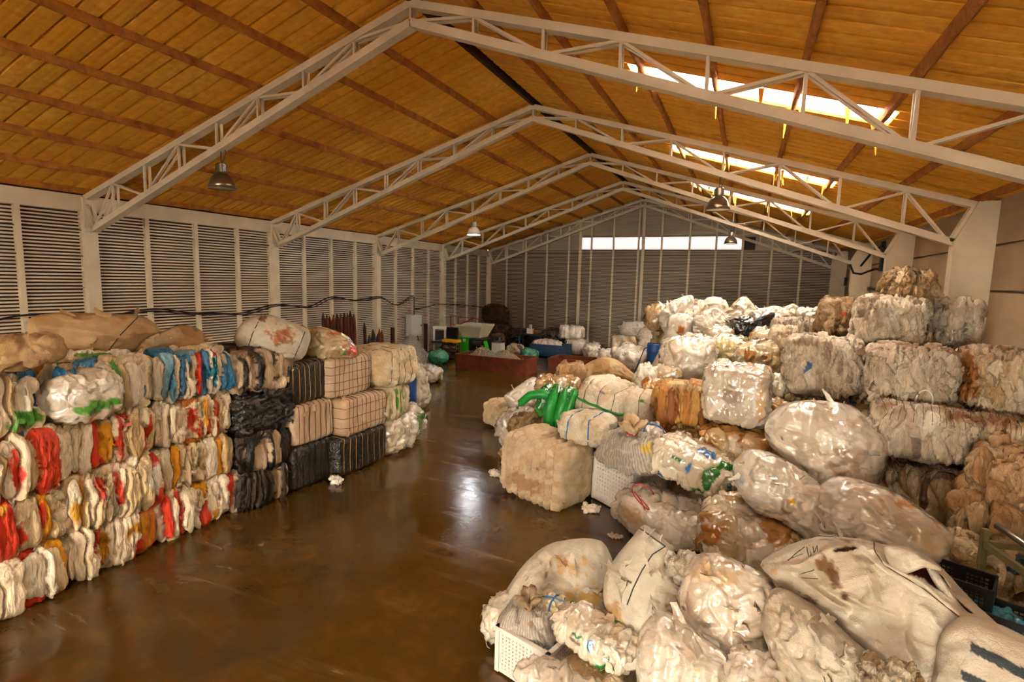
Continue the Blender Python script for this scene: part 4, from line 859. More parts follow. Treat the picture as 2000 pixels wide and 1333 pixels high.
 ('plastic_bag', 'bag', (13.938, 11.2, 1.952), (0.669, 0.8, 0.636), (0.0, 0.0, 0.0), 'heapwhite', 0.0323, 174, 'thin clear bag with a dark tag right of the tan sheet', 'bag', 'bales and bags of the middle pile', {'taper': 0.5, 'patches': (((0.3, -1, 0.3), (0.2, 1, 0.12), '4a5058', 0.75),)}),
 ('plastic_bag', 'bag', (14.291, 11.5, 2.051), (0.505, 0.616, 0.355), (0.0, 0.0, 0.0), 'clearstain', 0.0327, 175, 'brownish clear bag behind the tag-marked thin bag', 'bag', 'bales and bags of the middle pile', {}),
 ('plastic_bag', 'bag', (14.143, 10.6, 1.899), (0.275, 0.409, 0.366), (0.0, 0.0, 0.0), 'orange', 0.0305, 176, 'dark amber bag between the tied bale and the orange bale', 'bag', 'bales and bags of the middle pile', {}),
 ('plastic_bag', 'bag', (13.149, 17.5, 2.912), (0.637, 1.007, 0.863), (0.0, 0.0, 0.0), 'brownbale', 0.0495, 177, 'brownish clear bag at the left end of the heap crest', 'bag', 'white sacks heaped at the back', {}),
 ('bulk_sack', 'sack', (14.052, 15.8, 2.736), (0.662, 1.056, 0.771), (0.0, 0.0, 0.0), 'heapwhite', 0.044, 178, 'white sack with an orange patch at the heap front', 'sack', 'white sacks heaped at the back', {'stainamt': 0.08, 'p': 3.2, 'patches': (((0.25, -1, -0.1), (0.4, 1, 0.5), 'b0672c', 0.8),)}),
 ('plastic_bag', 'bag', (14.417, 17.2, 3.127), (0.546, 0.818, 0.716), (0.0, 0.0, 0.0), 'whitebrown', 0.0472, 179, 'cream bag between the flap sack and the long crest sack', 'bag', 'white sacks heaped at the back', {}),
 ('bulk_sack', 'sack', (14.844, 18.5, 3.27), (0.702, 0.929, 0.519), (0.0, 0.0, 0.0), 'heapwhite', 0.0501, 180, 'long cream sack lying along the heap crest', 'sack', 'white sacks heaped at the back', {'stainamt': 0.08}),
 ('plastic_bag', 'bag', (17.361, 16.0, 3.249), (0.6, 0.681, 0.353), (0.0, 0.0, 0.0), 'heapwhite', 0.0406, 181, 'little white bag at the right end of the crest', 'bag', 'white sacks heaped at the back', {'stainamt': 0.08}),
 ('plastic_bag', 'bag', (16.339, 15.2, 2.981), (0.446, 0.681, 0.357), (0.0, 0.0, 0.0), 'heapwhite', 0.0398, 182, 'white film bag just behind the flat netted bale', 'bag', 'white sacks heaped at the back', {'stainamt': 0.08}),
 ('plastic_bag', 'bag', (15.177, 14.6, 2.64), (0.605, 0.929, 0.502), (0.0, 0.0, 0.0), 'whitebrown', 0.0396, 183, 'creased beige film bag below the black bag', 'bag', 'white sacks heaped at the back', {}),
 ('plastic_bag', 'rags', (10.846, 27.0, 1.589), (1.625, 1.3, 0.783), (0.0, 0.0, 0.0), 'heapwhite', 0.0777, 184, 'loose white film rags on the shrink-wrapped block', 'bag', 'white sacks heaped at the back', {'stainamt': 0.08}),
 ('film_bale', 'box', (10.293, 27.0, 0.85), (1.259, 1.3, 0.966), (0.0, 0.0, 0.0), 'clearstain', 0.0786, 185, 'shrink-wrapped grey block at the left foot of the heap', 'bale', 'white sacks heaped at the back', {'p': 8}),
 ('plastic_bag', 'bag', (12.535, 17.0, 1.604), (1.11, 1.5, 0.751), (0.0, 0.0, 0.0), 'heapwhite', 0.0493, 186, 'crumpled white bag left of the standing blue drum', 'bag', 'white sacks heaped at the back', {'stainamt': 0.08, 'wr': (0.07, 4)}),
 ('plastic_bag', 'bag', (13.089, 17.6, 2.058), (0.84, 0.8, 0.983), (0.0, 0.0, 0.0), 'heapwhite', 0.0501, 187, 'creased white bag right behind the blue drum', 'bag', 'white sacks heaped at the back', {'stainamt': 0.08, 'p': 3.2}),
 ('plastic_bag', 'bag', (10.331, 23.0, 0.684), (0.785, 1.0, 0.592), (0.0, 0.0, 0.0), 'heapwhite', 0.068, 188, 'small white bag on the floor beyond the open rusty skip', 'bag', 'white sacks heaped at the back', {'stainamt': 0.08}),
 ('plastic_bag', 'bag', (8.843, 27.0, 0.304), (0.834, 1.0, 0.773), (0.0, 0.0, 0.0), 'darkgrey', 0.0804, 189, 'small dark grey bag on the floor by the grey wall', 'bag', 'white sacks heaped at the back', {}),
 ('plastic_bag', 'bag', (14.719, 14.2, 2.418), (0.846, 1.056, 0.547), (0.0, 0.0, 0.0), 'whitebrown', 0.0392, 190, 'dull cream bag filling the gap behind the big cream clear bag', 'bag', 'white sacks heaped at the back', {}),
 ('plastic_bag', 'bag', (13.538, 5.0, 0.275), (0.419, 0.5, 0.438), (0.0, -0.175, 0.0), 'sackwhite', 0.017, 191, 'torn white plastic scrap hanging beside the near crate', 'bag', 'bales and sacks of the front pile', {'p': 3, 'wr': (0.05, 5), 'flaps': 18, 'cellscale': 0.6}),
 ('plastic_bag', 'rags', (15.402, 4.7, 1.503), (0.26, 0.31, 0.17), (0.0, 0.0, 0.0), 'sackwhite', 0.0136, 192, 'frayed white sack mouth with loose strings beside the seamed sack', 'sack', 'bales and sacks of the front pile', {'cellscale': 0.6}),
 ('striped_sack', 'sack', (13.89, 4.75, 0.534), (0.682, 0.44, 0.255), (0.0, 0.0, 0.0), 'sackgrey', 0.0158, 193, 'grey pin-striped sack with a red tied neck on the near white crate', 'sack', 'bales and sacks of the front pile', {'stripes': 190, 'p': 3.2, 'taper': 0.35, 'knot': ((0.15, -0.2, 1), (0.0, -0.2, 1), 0.11, 0.17, 'a89278', 'string_red'), 'cellscale': 0.6}),
 ('plastic_bag', 'bag', (14.079, 5.0, 0.576), (0.333, 0.273, 0.171), (0.0, 0.0, 0.0), 'yellowfilm', 0.0162, 194, 'white and yellow bag with crossed blue straps behind the near striped sack', 'bag', 'bales and sacks of the front pile', {'seams': (('x', 0.1, 0.009, 'tape_blue', None), ('y', -0.2, 0.009, 'tape_blue', None)), 'cellscale': 0.6}),
 ('film_bale', 'white', (14.701, 4.4, 0.825), (0.792, 0.42, 0.26), (0.0, 0.105, -0.14), 'whitegreen', 0.0138, 195, 'near white bale with blue and green scraps beside the near crate', 'bale', 'bales and sacks of the front pile', {'p': 4, 'patches': (((0.05, -0.9, 0.45), (0.12, 0.6, 0.5), '2b83c8', 0.75), ((-0.25, -0.9, 0.55), (0.3, 0.5, 0.12), '2a7a50', 0.75), ((0.45, -1, 0.1), (0.1, 0.6, 0.3), '23803a', 0.8), ((0.35, -1, -0.6), (0.3, 0.6, 0.16), '23803a', 0.8), ((-0.6, -1, -0.8), (0.12, 0.6, 0.2), '2b73b8', 0.8)), 'cellscale': 0.6}),
 ('plastic_bag', 'clear', (14.625, 4.0, 0.571), (1.051, 0.286, 0.168), (0.0, 0.087, 0.0), 'clear', 0.013, 196, 'clear bag with a red string at the bottom edge of the photo', 'bag', 'bales and sacks of the front pile', {'p': 3.4, 'cellscale': 0.6}),
 ('plastic_bag', 'clear', (16.076, 3.8, 1.244), (0.587, 0.45, 0.298), (0.0, 0.087, 0.0), 'clear', 0.012, 197, 'shiny clear bag at the bottom edge under the dirty boxy bag', 'bag', 'bales and sacks of the front pile', {'p': 3.6, 'cellscale': 0.6}),
 ('film_bale', 'rags', (16.644, 3.5, 1.737), (0.318, 0.279, 0.105), (0.0, 0.0, 0.0), 'whitebrown', 0.012, 198, 'beige rag bundle at the bottom edge under the huge torn sack', 'bale', 'bales and sacks of the front pile', {'cellscale': 0.6}),
 ('film_bale', 'rags', (17.864, 6.5, 1.293), (0.465, 0.704, 0.368), (0.0, 0.0, 0.0), 'rag', 0.0156, 199, 'loose heap-like bundle of brown and grey rags left of the metal rack', 'bundle', 'bales and sacks of the front pile', {'p': 3}),
 ('film_bale', 'rags', (18.488, 6.9, 1.057), (0.359, 0.528, 0.43), (0.0, 0.0, 0.0), 'rag', 0.016, 200, 'dark rag bundle behind the bars of the metal rack', 'bundle', 'bales and sacks of the front pile', {'p': 3})]
TRACED = [
 ('bulk_sack', 'sack', (7.132, 4.6, 3.066), ((0.4758, 0.8785, -0.0432), (-0.0595, 0.0909, 0.9941), (0.8773, -0.4704, 0.0955)), ((-0.748, 0.015), (-0.703, 0.223), (-0.376, 0.298), (0.071, 0.283), (0.48, 0.283), (0.703, 0.149), (0.748, 0.015), (0.577, -0.097), (0.368, -0.298), (-0.301, -0.298), (-0.636, -0.238)), (0.0, 0.0), 0.35, 0.4, 'sackbeige', 0.0238, 202, 'long beige bulk sack with a dark seam lying on the left stack', 'sack', 'sacks lying on the left stack', {'pw': 3, 'ridges': ((0.06, 0.05, ((-0.599, 0.089), (-0.078, 0.015), (0.294, -0.06))),), 'seams': ((((0.473, 0.253), (0.257, -0.022), (0.108, -0.268)), 0.008, 'seam_dark', 'seam'),)}),
 ('bulk_sack', 'sack', (7.322, 5.3, 2.927), ((0.5375, 0.8422, -0.0424), (-0.0671, 0.0948, 0.9932), (0.8405, -0.531, 0.1075)), ((-0.708, -0.196), (-0.508, 0.028), (-0.228, 0.148), (0.052, 0.108), (0.332, 0.236), (0.612, 0.14), (0.708, -0.212), (0.212, -0.236), (-0.348, -0.236)), (0.0, 0.0), 0.3, 0.35, 'tan', 0.0256, 203, 'crumpled tan sack with a dark tag between the long sack and the wall', 'sack', 'sacks lying on the left stack', {'wr': (0.1, 4), 'flaps': 14, 'seams': ((((-0.228, 0.124), (-0.332, -0.036), (-0.444, -0.196)), 0.012, 'seam_dark', 'seam'),), 'patches': ((0.516, 0.156, 0.032, 0.056, '4a5054', 0.8),)}),
 ('bulk_sack', 'sack', (7.941, 7.0, 2.833), ((0.6711, 0.741, -0.0228), (-0.0656, 0.0929, 0.9935), (0.7383, -0.6653, 0.1109)), ((-0.626, 0.009), (-0.496, 0.269), (-0.311, 0.399), (-0.032, 0.417), (0.292, 0.306), (0.579, 0.195), (0.626, -0.037), (0.477, -0.38), (0.06, -0.417), (-0.496, -0.269)), (0.0, 0.0), 0.45, 0.5, 'sackwhite', 0.0297, 204, 'dirty white bulk sack with an orange-brown tied mouth on the strapped bales', 'sack', 'sacks lying on the left stack', {'ridges': ((0.1, 0.1, ((0.116, 0.028), (0.153, 0.009))), (-0.06, 0.03, ((0.06, 0.102), (0.172, -0.065)))), 'seams': ((((-0.199, 0.362), (-0.329, 0.056), (-0.422, -0.269)), 0.008, 'seam_dark', 'seam'), (((0.524, 0.121), (0.431, -0.13), (0.338, -0.362)), 0.008, 'seam_dark', 'seam')), 'patches': ((0.116, 0.028, 0.241, 0.167, 'a8602c', 0.85), (-0.153, 0.371, 0.083, 0.093, '6b3a1c', 0.8), (0.487, 0.232, 0.083, 0.074, '5b3219', 0.8))}),
 ('plastic_bag', 'clear', (8.157, 8.2, 2.624), ((0.7368, 0.676, -0.0159), (-0.0725, 0.0998, 0.9924), (0.6724, -0.73, 0.1225)), ((-0.56, -0.205), (-0.539, 0.226), (-0.303, 0.349), (0.056, 0.277), (0.365, 0.123), (0.56, -0.226), (0.159, -0.318), (-0.252, -0.349)), (0.0, 0.0), 0.4, 0.45, 'redclear', 0.0329, 205, 'clear bag of mixed film with a red end on the strapped bales', 'bag', 'sacks lying on the left stack', {'patches': ((0.467, -0.103, 0.164, 0.226, 'd0453a', 0.95), (0.108, 0.205, 0.185, 0.062, 'c0604a', 0.7), (0.241, -0.185, 0.072, 0.062, '4f9a3a', 0.8))}),
 ('plastic_bag', 'clear', (16.348, 7.1, 1.477), ((0.9808, -0.0191, 0.1942), (-0.0498, 0.3384, 0.9397), (-0.0844, -0.9389, 0.3336)), ((-0.61, 0.211), (-0.572, 0.38), (-0.371, 0.525), (-0.107, 0.462), (0.207, 0.273), (0.459, 0.053), (0.61, -0.091), (0.547, -0.305), (0.409, -0.525), (0.207, -0.525), (-0.107, -0.343), (-0.358, -0.261), (-0.547, -0.041)), (0.0, 0.0), 0.5, 0.5, 'clear', 0.0201, 206, 'shiny wrapped bag with a yellow sticker leaning on the middle pile', 'bag', 'bales and bags of the middle pile', {'wr': (0.05, 7), 'pw': 2.8, 'ridges': ((0.03, 0.03, ((-0.233, 0.399), (-0.371, -0.135))), (0.03, 0.03, ((-0.094, 0.311), (-0.233, -0.223))), (0.03, 0.03, ((0.044, 0.223), (-0.094, -0.311))), (0.03, 0.03, ((0.182, 0.135), (0.044, -0.399))), (0.03, 0.03, ((0.321, 0.047), (0.182, -0.487))), (0.03, 0.03, ((0.459, -0.041), (0.321, -0.575)))), 'patches': ((0.069, -0.085, 0.05, 0.044, 'e0b41c', 0.8), (-0.446, 0.116, 0.05, 0.038, 'a5c0da', 0.8))}),
 ('plastic_bag', 'clear', (17.22, 6.7, 1.498), ((0.9594, -0.1211, 0.2546), (-0.0147, 0.3527, 0.9356), (-0.2065, -0.9166, 0.3423)), ((-0.633, 0.078), (-0.554, 0.313), (-0.347, 0.437), (-0.095, 0.392), (0.129, 0.313), (0.409, 0.118), (0.61, -0.09), (0.633, -0.269), (0.532, -0.437), (0.241, -0.425), (-0.095, -0.353), (-0.319, -0.241), (-0.577, -0.179)), (0.0, 0.0), 0.5, 0.5, 'clear', 0.0179, 207, 'long shiny clear bag lying right of the yellow-sticker bag', 'bag', 'bales and bags of the middle pile', {'pw': 2.8, 'patches': ((0.409, -0.202, 0.224, 0.336, 'cfc0a0', 0.6), (0.241, 0.162, 0.28, 0.067, 'c89a5a', 0.6))}),
 ('plastic_bag', 'clear', (16.781, 7.8, 1.933), ((0.9806, -0.0882, 0.175), (-0.0476, 0.262, 0.9639), (-0.1315, -0.9582, 0.2539)), ((-0.695, 0.15), (-0.628, 0.384), (-0.421, 0.552), (-0.12, 0.598), (0.214, 0.565), (0.401, 0.485), (0.548, 0.271), (0.695, 0.097), (0.655, -0.184), (0.548, -0.451), (0.348, -0.552), (0.114, -0.598), (-0.187, -0.465), (-0.455, -0.217), (-0.602, -0.05)), (0.0, 0.0), 0.6, 0.6, 'clear', 0.0214, 208, 'largest pale clear bag sitting high on the middle pile', 'bag', 'bales and bags of the middle pile', {'pw': 3, 'ridges': ((0.05, 0.05, ((-0.053, 0.485), (-0.187, -0.05))), (0.05, 0.05, ((0.281, 0.15), (0.548, 0.217))), (-0.05, 0.04, ((-0.053, -0.318), (0.281, -0.184)))), 'patches': ((-0.615, 0.07, 0.04, 0.094, '39424a', 0.8), (-0.421, 0.084, 0.027, 0.027, '39424a', 0.8), (0.214, -0.184, 0.267, 0.267, 'b5a088', 0.6))}),
 ('plastic_bag', 'bag', (10.816, 12.4, 1.059), ((0.9271, 0.3734, 0.0317), (-0.1063, 0.1896, 0.9761), (0.3585, -0.9083, 0.2154)), ((-0.643, -0.033), (-0.302, 0.23), (0.092, 0.466), (0.328, 0.348), (0.643, -0.046), (0.59, -0.387), (0.092, -0.466), (-0.433, -0.321)), (0.0, 0.0), 0.4, 0.4, 'heapwhite', 0.042, 209, 'smooth white bag leaning at the far left of the middle pile', 'bag', 'bales and bags of the middle pile', {'wr': (0.03, 3)}),
 ('bulk_sack', 'sack', (12.747, 13.2, 1.691), ((0.972, 0.2281, 0.0569), (-0.0821, 0.1538, 0.9847), (0.2159, -0.9618, 0.1683)), ((-0.846, -0.241), (-0.716, 0.176), (-0.26, 0.397), (0.13, 0.332), (0.586, -0.046), (0.846, -0.215), (0.455, -0.371), (-0.455, -0.397)), (0.0, 0.0), 0.4, 0.5, 'tan', 0.0416, 210, 'wide tan stained sheet draped over the pile before the open rusty skip', 'sack', 'bales and bags of the middle pile', {'wr': (0.08, 3)}),
 ('bulk_sack', 'sack', (13.801, 17.0, 3.042), ((0.9925, 0.1139, 0.0433), (-0.064, 0.0491, 0.9967), (0.1114, -0.9922, 0.0559)), ((-0.514, -0.111), (-0.198, 0.363), (0.435, 0.585), (0.514, 0.237), (0.419, -0.395), (0.024, -0.585), (-0.324, -0.553)), (0.0, 0.0), 0.5, 0.6, 'heapwhite', 0.0506, 211, 'tall white sack with a raised flap at the heap crest', 'sack', 'white sacks heaped at the back', {'stainamt': 0.08, 'wr': (0.24, 3), 'pw': 1.7, 'flaps': 16}),
 ('bulk_sack', 'sack', (14.829, 15.8, 2.873), ((0.9968, 0.0594, 0.0528), (-0.0675, 0.0672, 0.9954), (0.0555, -0.9959, 0.071)), ((-0.431, -0.079), (-0.345, 0.237), (0.158, 0.453), (0.417, 0.237), (0.431, -0.223), (0.086, -0.453), (-0.345, -0.366)), (0.0, 0.0), 0.5, 0.5, 'heapwhite', 0.046, 212, 'grey-white creased sack left of the black bag', 'sack', 'white sacks heaped at the back', {'stainamt': 0.08, 'wr': (0.26, 3), 'pw': 1.7, 'flaps': 16}),
 ('bulk_sack', 'sack', (15.527, 17.5, 3.18), ((0.9988, 0.0126, 0.0468), (-0.0687, 0.046, 0.9966), (0.0104, -0.9989, 0.0468)), ((-0.591, -0.28), (-0.187, 0.125), (0.093, 0.436), (0.342, 0.342), (0.591, -0.062), (0.529, -0.374), (-0.311, -0.436)), (0.0, 0.0), 0.5, 0.6, 'heapwhite', 0.0498, 213, 'peaked white sack on the crest behind the black bag', 'sack', 'white sacks heaped at the back', {'stainamt': 0.08, 'wr': (0.26, 3), 'pw': 1.7, 'flaps': 16}),
 ('plastic_bag', 'bag', (15.776, 15.0, 2.908), ((0.9983, -0.0001, 0.0591), (-0.0692, 0.0727, 0.9949), (-0.0044, -0.9974, 0.0726)), ((-0.465, -0.133), (-0.346, 0.213), (0.053, 0.306), (0.293, 0.213), (0.452, 0.386), (0.678, 0.346), (0.585, 0.053), (0.452, -0.027), (0.346, -0.186), (-0.08, -0.332)), (0.0, 0.0), 0.45, 0.4, 'black', 0.0426, 214, 'black bin bag lying on the white sacks', 'bag', 'white sacks heaped at the back', {'wr': (0.12, 4), 'stainamt': 0, 'flaps': 6}),
 ('bulk_sack', 'sack', (16.353, 17.3, 3.039), ((0.9979, -0.0341, 0.0543), (-0.0707, 0.0579, 0.9958), (-0.0371, -0.9978, 0.0554)), ((-0.551, 0.128), (0.023, 0.324), (0.445, 0.279), (0.551, -0.204), (0.023, -0.324), (-0.46, -0.234)), (0.0, 0.0), 0.5, 0.5, 'heapwhite', 0.0483, 215, 'flat white sheet sack right of the black bag', 'sack', 'white sacks heaped at the back', {'stainamt': 0.08, 'wr': (0.26, 3), 'pw': 1.7, 'flaps': 14}),
 ('bulk_sack', 'sack', (16.974, 17.0, 3.148), ((0.996, -0.0714, 0.0545), (-0.0723, 0.0553, 0.9958), (-0.0741, -0.996, 0.0499)), ((-0.423, -0.226), (-0.248, 0.182), (0.015, 0.342), (0.277, 0.124), (0.423, -0.226), (-0.029, -0.342)), (0.0, 0.0), 0.5, 0.5, 'heapwhite', 0.0466, 216, 'white sack with a rounded top near the right end of the crest', 'sack', 'white sacks heaped at the back', {'stainamt': 0.08, 'wr': (0.24, 3), 'pw': 1.7, 'flaps': 14}),
 ('bulk_sack', 'sack', (13.903, 5.5, 0.511), ((0.9362, 0.3462, 0.0609), (-0.1983, 0.4778, 0.8558), (0.2673, -0.8137, 0.5162)), ((-0.708, -0.48), (-0.625, -0.231), (-0.483, 0.006), (-0.293, 0.243), (-0.027, 0.432), (0.358, 0.498), (0.572, 0.468), (0.661, 0.361), (0.708, 0.184), (0.643, -0.053), (0.607, -0.29), (0.299, -0.379), (-0.116, -0.438), (-0.471, -0.498)), (0.0, 0.0), 0.35, 0.45, 'sackwhite', 0.019, 217, 'brown-streaked beige sack with a flat bottom fold at the front left of the pile', 'sack', 'bales and sacks of the front pile', {'flaps': 24, 'pw': 2.8, 'wr': (0.035, 5), 'ridges': ((0.04, 0.03, ((0.572, 0.444), (0.595, 0.184), (0.548, -0.113))),), 'patches': ((0.358, -0.142, 0.267, 0.166, 'c2a050', 0.8), (0.181, 0.184, 0.355, 0.148, 'c9a878', 0.6))}),
 ('bulk_sack', 'sack', (15.042, 4.9, 1.154), ((0.9667, 0.2137, 0.141), (-0.1274, 0.4851, 0.8651), (0.1171, -0.8588, 0.4988)), ((-0.408, -0.2), (-0.389, 0.044), (-0.286, 0.215), (-0.139, 0.386), (-0.002, 0.518), (0.115, 0.45), (0.237, 0.347), (0.286, 0.239), (0.349, 0.093), (0.408, -0.064), (0.335, -0.259), (0.188, -0.396), (0.032, -0.518), (-0.164, -0.494), (-0.31, -0.396)), (0.0, 0.0), 0.32, 0.35, 'sackwhite', 0.0156, 218, 'clean white bulk sack with a dark stitched seam and a raised corner', 'sack', 'bales and sacks of the front pile', {'flaps': 26, 'pw': 3, 'wr': (0.018, 2.4), 'ridges': ((0.04, 0.02, ((-0.037, 0.474), (0.188, 0.318), (0.325, 0.044))),), 'seams': ((((-0.037, 0.474), (0.071, 0.396), (0.188, 0.318)), 0.007, 'seam_dark', 'seam'), (((0.188, 0.318), (0.071, 0.239), (-0.027, 0.103), (-0.115, -0.054), (-0.173, -0.191)), 0.006, 'seam_dark', 'seam')), 'patches': ((0.252, -0.274, 0.127, 0.195, '96603c', 0.85), (-0.286, -0.298, 0.137, 0.137, 'b08a58', 0.8), (0.032, -0.371, 0.147, 0.147, 'e8dccb', 0.8))}),
 ('plastic_bag', 'box', (15.763, 4.5, 1.316), ((0.9702, 0.1155, 0.2128), (-0.0717, 0.5116, 0.8562), (-0.0102, -0.8588, 0.5123)), ((-0.401, 0.059), (-0.329, 0.271), (-0.24, 0.416), (-0.053, 0.441), (0.159, 0.365), (0.354, 0.263), (0.388, 0.059), (0.401, -0.153), (0.286, -0.373), (0.074, -0.441), (-0.138, -0.343), (-0.329, -0.187)), (0.0, 0.0), 0.33, 0.35, 'clear', 0.0136, 219, 'dirty clear film bag with a boxy top behind the near shiny bags', 'bag', 'bales and sacks of the front pile', {'stainamt': 0.3, 'pw': 3.2, 'flaps': 20, 'patches': ((-0.011, 0.271, 0.297, 0.148, 'cbb491', 0.7), (0.329, 0.059, 0.051, 0.17, 'c08a58', 0.7), (-0.324, -0.004, 0.021, 0.021, '4a4a48', 0.8))}),
 ('plastic_bag', 'clear', (15.514, 3.95, 1.073), ((0.9623, 0.1912, 0.1937), (-0.1041, 0.5889, 0.8015), (0.0398, -0.8028, 0.5949)), ((-0.386, 0.095), (-0.32, 0.304), (-0.173, 0.409), (-0.017, 0.359), (0.176, 0.219), (0.347, 0.095), (0.386, -0.099), (0.293, -0.409), (-0.173, -0.409), (-0.367, -0.176)), (0.0, 0.0), 0.3, 0.32, 'clear', 0.0124, 220, 'near shiny wrapped bag with a small yellow sticker at the bottom edge', 'bag', 'bales and sacks of the front pile', {'wr': (0.03, 7), 'pw': 2.8, 'ridges': ((0.02, 0.02, ((-0.173, 0.328), (-0.235, -0.06))), (0.02, 0.02, ((-0.095, 0.273), (-0.157, -0.114))), (0.02, 0.02, ((-0.017, 0.219), (-0.08, -0.169))), (0.02, 0.02, ((0.06, 0.165), (-0.002, -0.223))), (0.02, 0.02, ((0.138, 0.111), (0.076, -0.277))), (0.02, 0.02, ((0.215, 0.056), (0.153, -0.332)))), 'patches': ((0.068, 0.017, 0.027, 0.023, 'e0b41c', 0.8), (-0.258, 0.142, 0.027, 0.019, 'a5c0da', 0.8))}),
 ('bulk_sack', 'sack', (16.817, 4.4, 1.678), ((0.9456, -0.0704, 0.3176), (0.0156, 0.4636, 0.8859), (-0.2173, -0.8633, 0.4556)), ((-0.834, 0.234), (-0.649, 0.382), (-0.382, 0.478), (-0.13, 0.471), (0.004, 0.449), (0.204, 0.434), (0.33, 0.345), (0.456, 0.167), (0.604, -0.011), (0.716, -0.182), (0.656, -0.308), (0.501, -0.471), (0.352, -0.649), (0.13, -0.575), (-0.13, -0.315), (-0.397, -0.063), (-0.664, 0.085)), (0.0, 0.0), 0.4, 0.45, 'sackwhite', 0.0119, 221, 'huge dirty white bulk sack with a torn opening, brown stains and a ridge seam', 'sack', 'bales and sacks of the front pile', {'pw': 4.5, 'wr': (0.1, 2.4), 'stainamt': 0.25, 'flaps': 0, 'ridges': ((0.06, 0.018, ((-0.007, 0.449), (0.011, 0.371), (0.063, 0.285), (0.241, 0.185), (0.482, -0.037), (0.693, -0.167))), (0.06, 0.03, ((-0.404, 0.271), (-0.204, 0.397), (0.0, 0.382))), (-0.06, 0.035, ((-0.404, 0.241), (-0.315, 0.093), (-0.167, 0.019))), (0.06, 0.04, ((-0.056, 0.278), (-0.026, 0.056), (-0.167, -0.148))), (0.04, 0.025, ((0.463, -0.037), (0.241, -0.248), (0.0, -0.352))), (-0.04, 0.03, ((-0.167, -0.037), (0.204, -0.137), (0.426, -0.048))), (0.04, 0.02, ((-0.649, 0.315), (-0.501, 0.167), (-0.204, -0.019))), (-0.04, 0.03, ((0.148, 0.093), (0.093, -0.13), (0.167, -0.389))), (0.035, 0.02, ((0.241, 0.056), (0.352, -0.167), (0.538, -0.248))), (0.03, 0.02, ((-0.352, 0.13), (-0.056, 0.019), (0.093, -0.019)))), 'seams': ((((-0.007, 0.449), (0.011, 0.371), (0.063, 0.285), (0.241, 0.174), (0.482, -0.048), (0.693, -0.182)), 0.004, 'wire_rust', 'seam'), (((-0.56, 0.274), (-0.501, 0.337), (-0.449, 0.382)), 0.004, 'seam_dark', 'ink_mark'), (((-0.538, 0.293), (-0.456, 0.33)), 0.0035, 'seam_dark', 'ink_mark'), (((-0.434, 0.382), (-0.412, 0.308)), 0.0035, 'seam_dark', 'ink_mark'), (((-0.419, 0.397), (-0.393, 0.315)), 0.003, 'seam_dark', 'ink_mark'), (((-0.389, 0.389), (-0.378, 0.337), (-0.36, 0.397), (-0.349, 0.345)), 0.003, 'seam_dark', 'ink_mark'), (((-0.486, 0.174), (-0.389, 0.226)), 0.003, 'seam_dark', 'ink_mark'), (((-0.478, 0.159), (-0.374, 0.167)), 0.0025, 'seam_dark', 'ink_mark')), 'holes': ((((0.122, 0.278), (0.241, 0.33), (0.285, 0.323), (0.36, 0.204), (0.449, 0.048), (0.382, 0.13), (0.241, 0.204)), 0.12, '5b2c14'), (((-0.234, 0.352), (-0.167, 0.404), (-0.108, 0.389), (-0.167, 0.36)), 0.05, '5b3a24')), 'patches': ((-0.308, 0.241, 0.096, 0.111, '6a4722', 0.75), (-0.226, 0.159, 0.074, 0.111, '5b3c1a', 0.62), (-0.204, 0.085, 0.044, 0.052, '55381c', 0.5), (-0.441, 0.026, 0.111, 0.044, '66431f', 0.7), (-0.478, 0.056, 0.044, 0.03, '5b3c1e', 0.5), (-0.167, 0.241, 0.052, 0.052, '6b4a24', 0.3), (-0.278, 0.434, 0.171, 0.015, '8a6038', 0.5), (-0.76, 0.211, 0.037, 0.03, 'a86a50', 0.7), (-0.501, 0.278, 0.185, 0.111, 'b98c62', 0.25), (-0.649, 0.167, 0.148, 0.074, 'c09a78', 0.3))}),
 ('torn_flap', 'woven_flap', (16.835, 4.08, 2.221), ((0.9449, -0.1296, 0.3005), (0.0089, 0.3976, 0.9175), (-0.2451, -0.8887, 0.3875)), ((-0.148, 0.077), (-0.007, 0.074), (0.134, -0.003), (0.148, -0.037), (0.06, -0.027), (-0.047, -0.077), (-0.114, -0.05)), (0.0, 0.0), 0.05, 0.03, 'sackwhite', 0.0107, 222, '> flap of the huge sack', 'part', None, {'pw': 5, 'wr': (0.02, 4), 'flaps': 0, 'ridges': ((0.02, 0.02, ((-0.134, -0.003), (0.027, 0.05), (0.134, -0.017))),)}),
 ('torn_edge', 'woven_flap', (17.072, 4.1, 2.004), ((0.9283, -0.141, 0.344), (0.0343, 0.4283, 0.903), (-0.2863, -0.8614, 0.4195)), ((-0.119, 0.235), (-0.046, 0.156), (0.04, -0.017), (0.132, -0.132), (0.218, -0.228), (0.099, -0.182), (0.007, -0.099), (-0.033, 0.0), (-0.086, 0.109)), (0.0, 0.0), 0.05, 0.03, 'sackwhite', 0.0106, 223, '> rolled edge of the huge sack', 'part', None, {'pw': 3, 'wr': (0.02, 4), 'flaps': 0}),
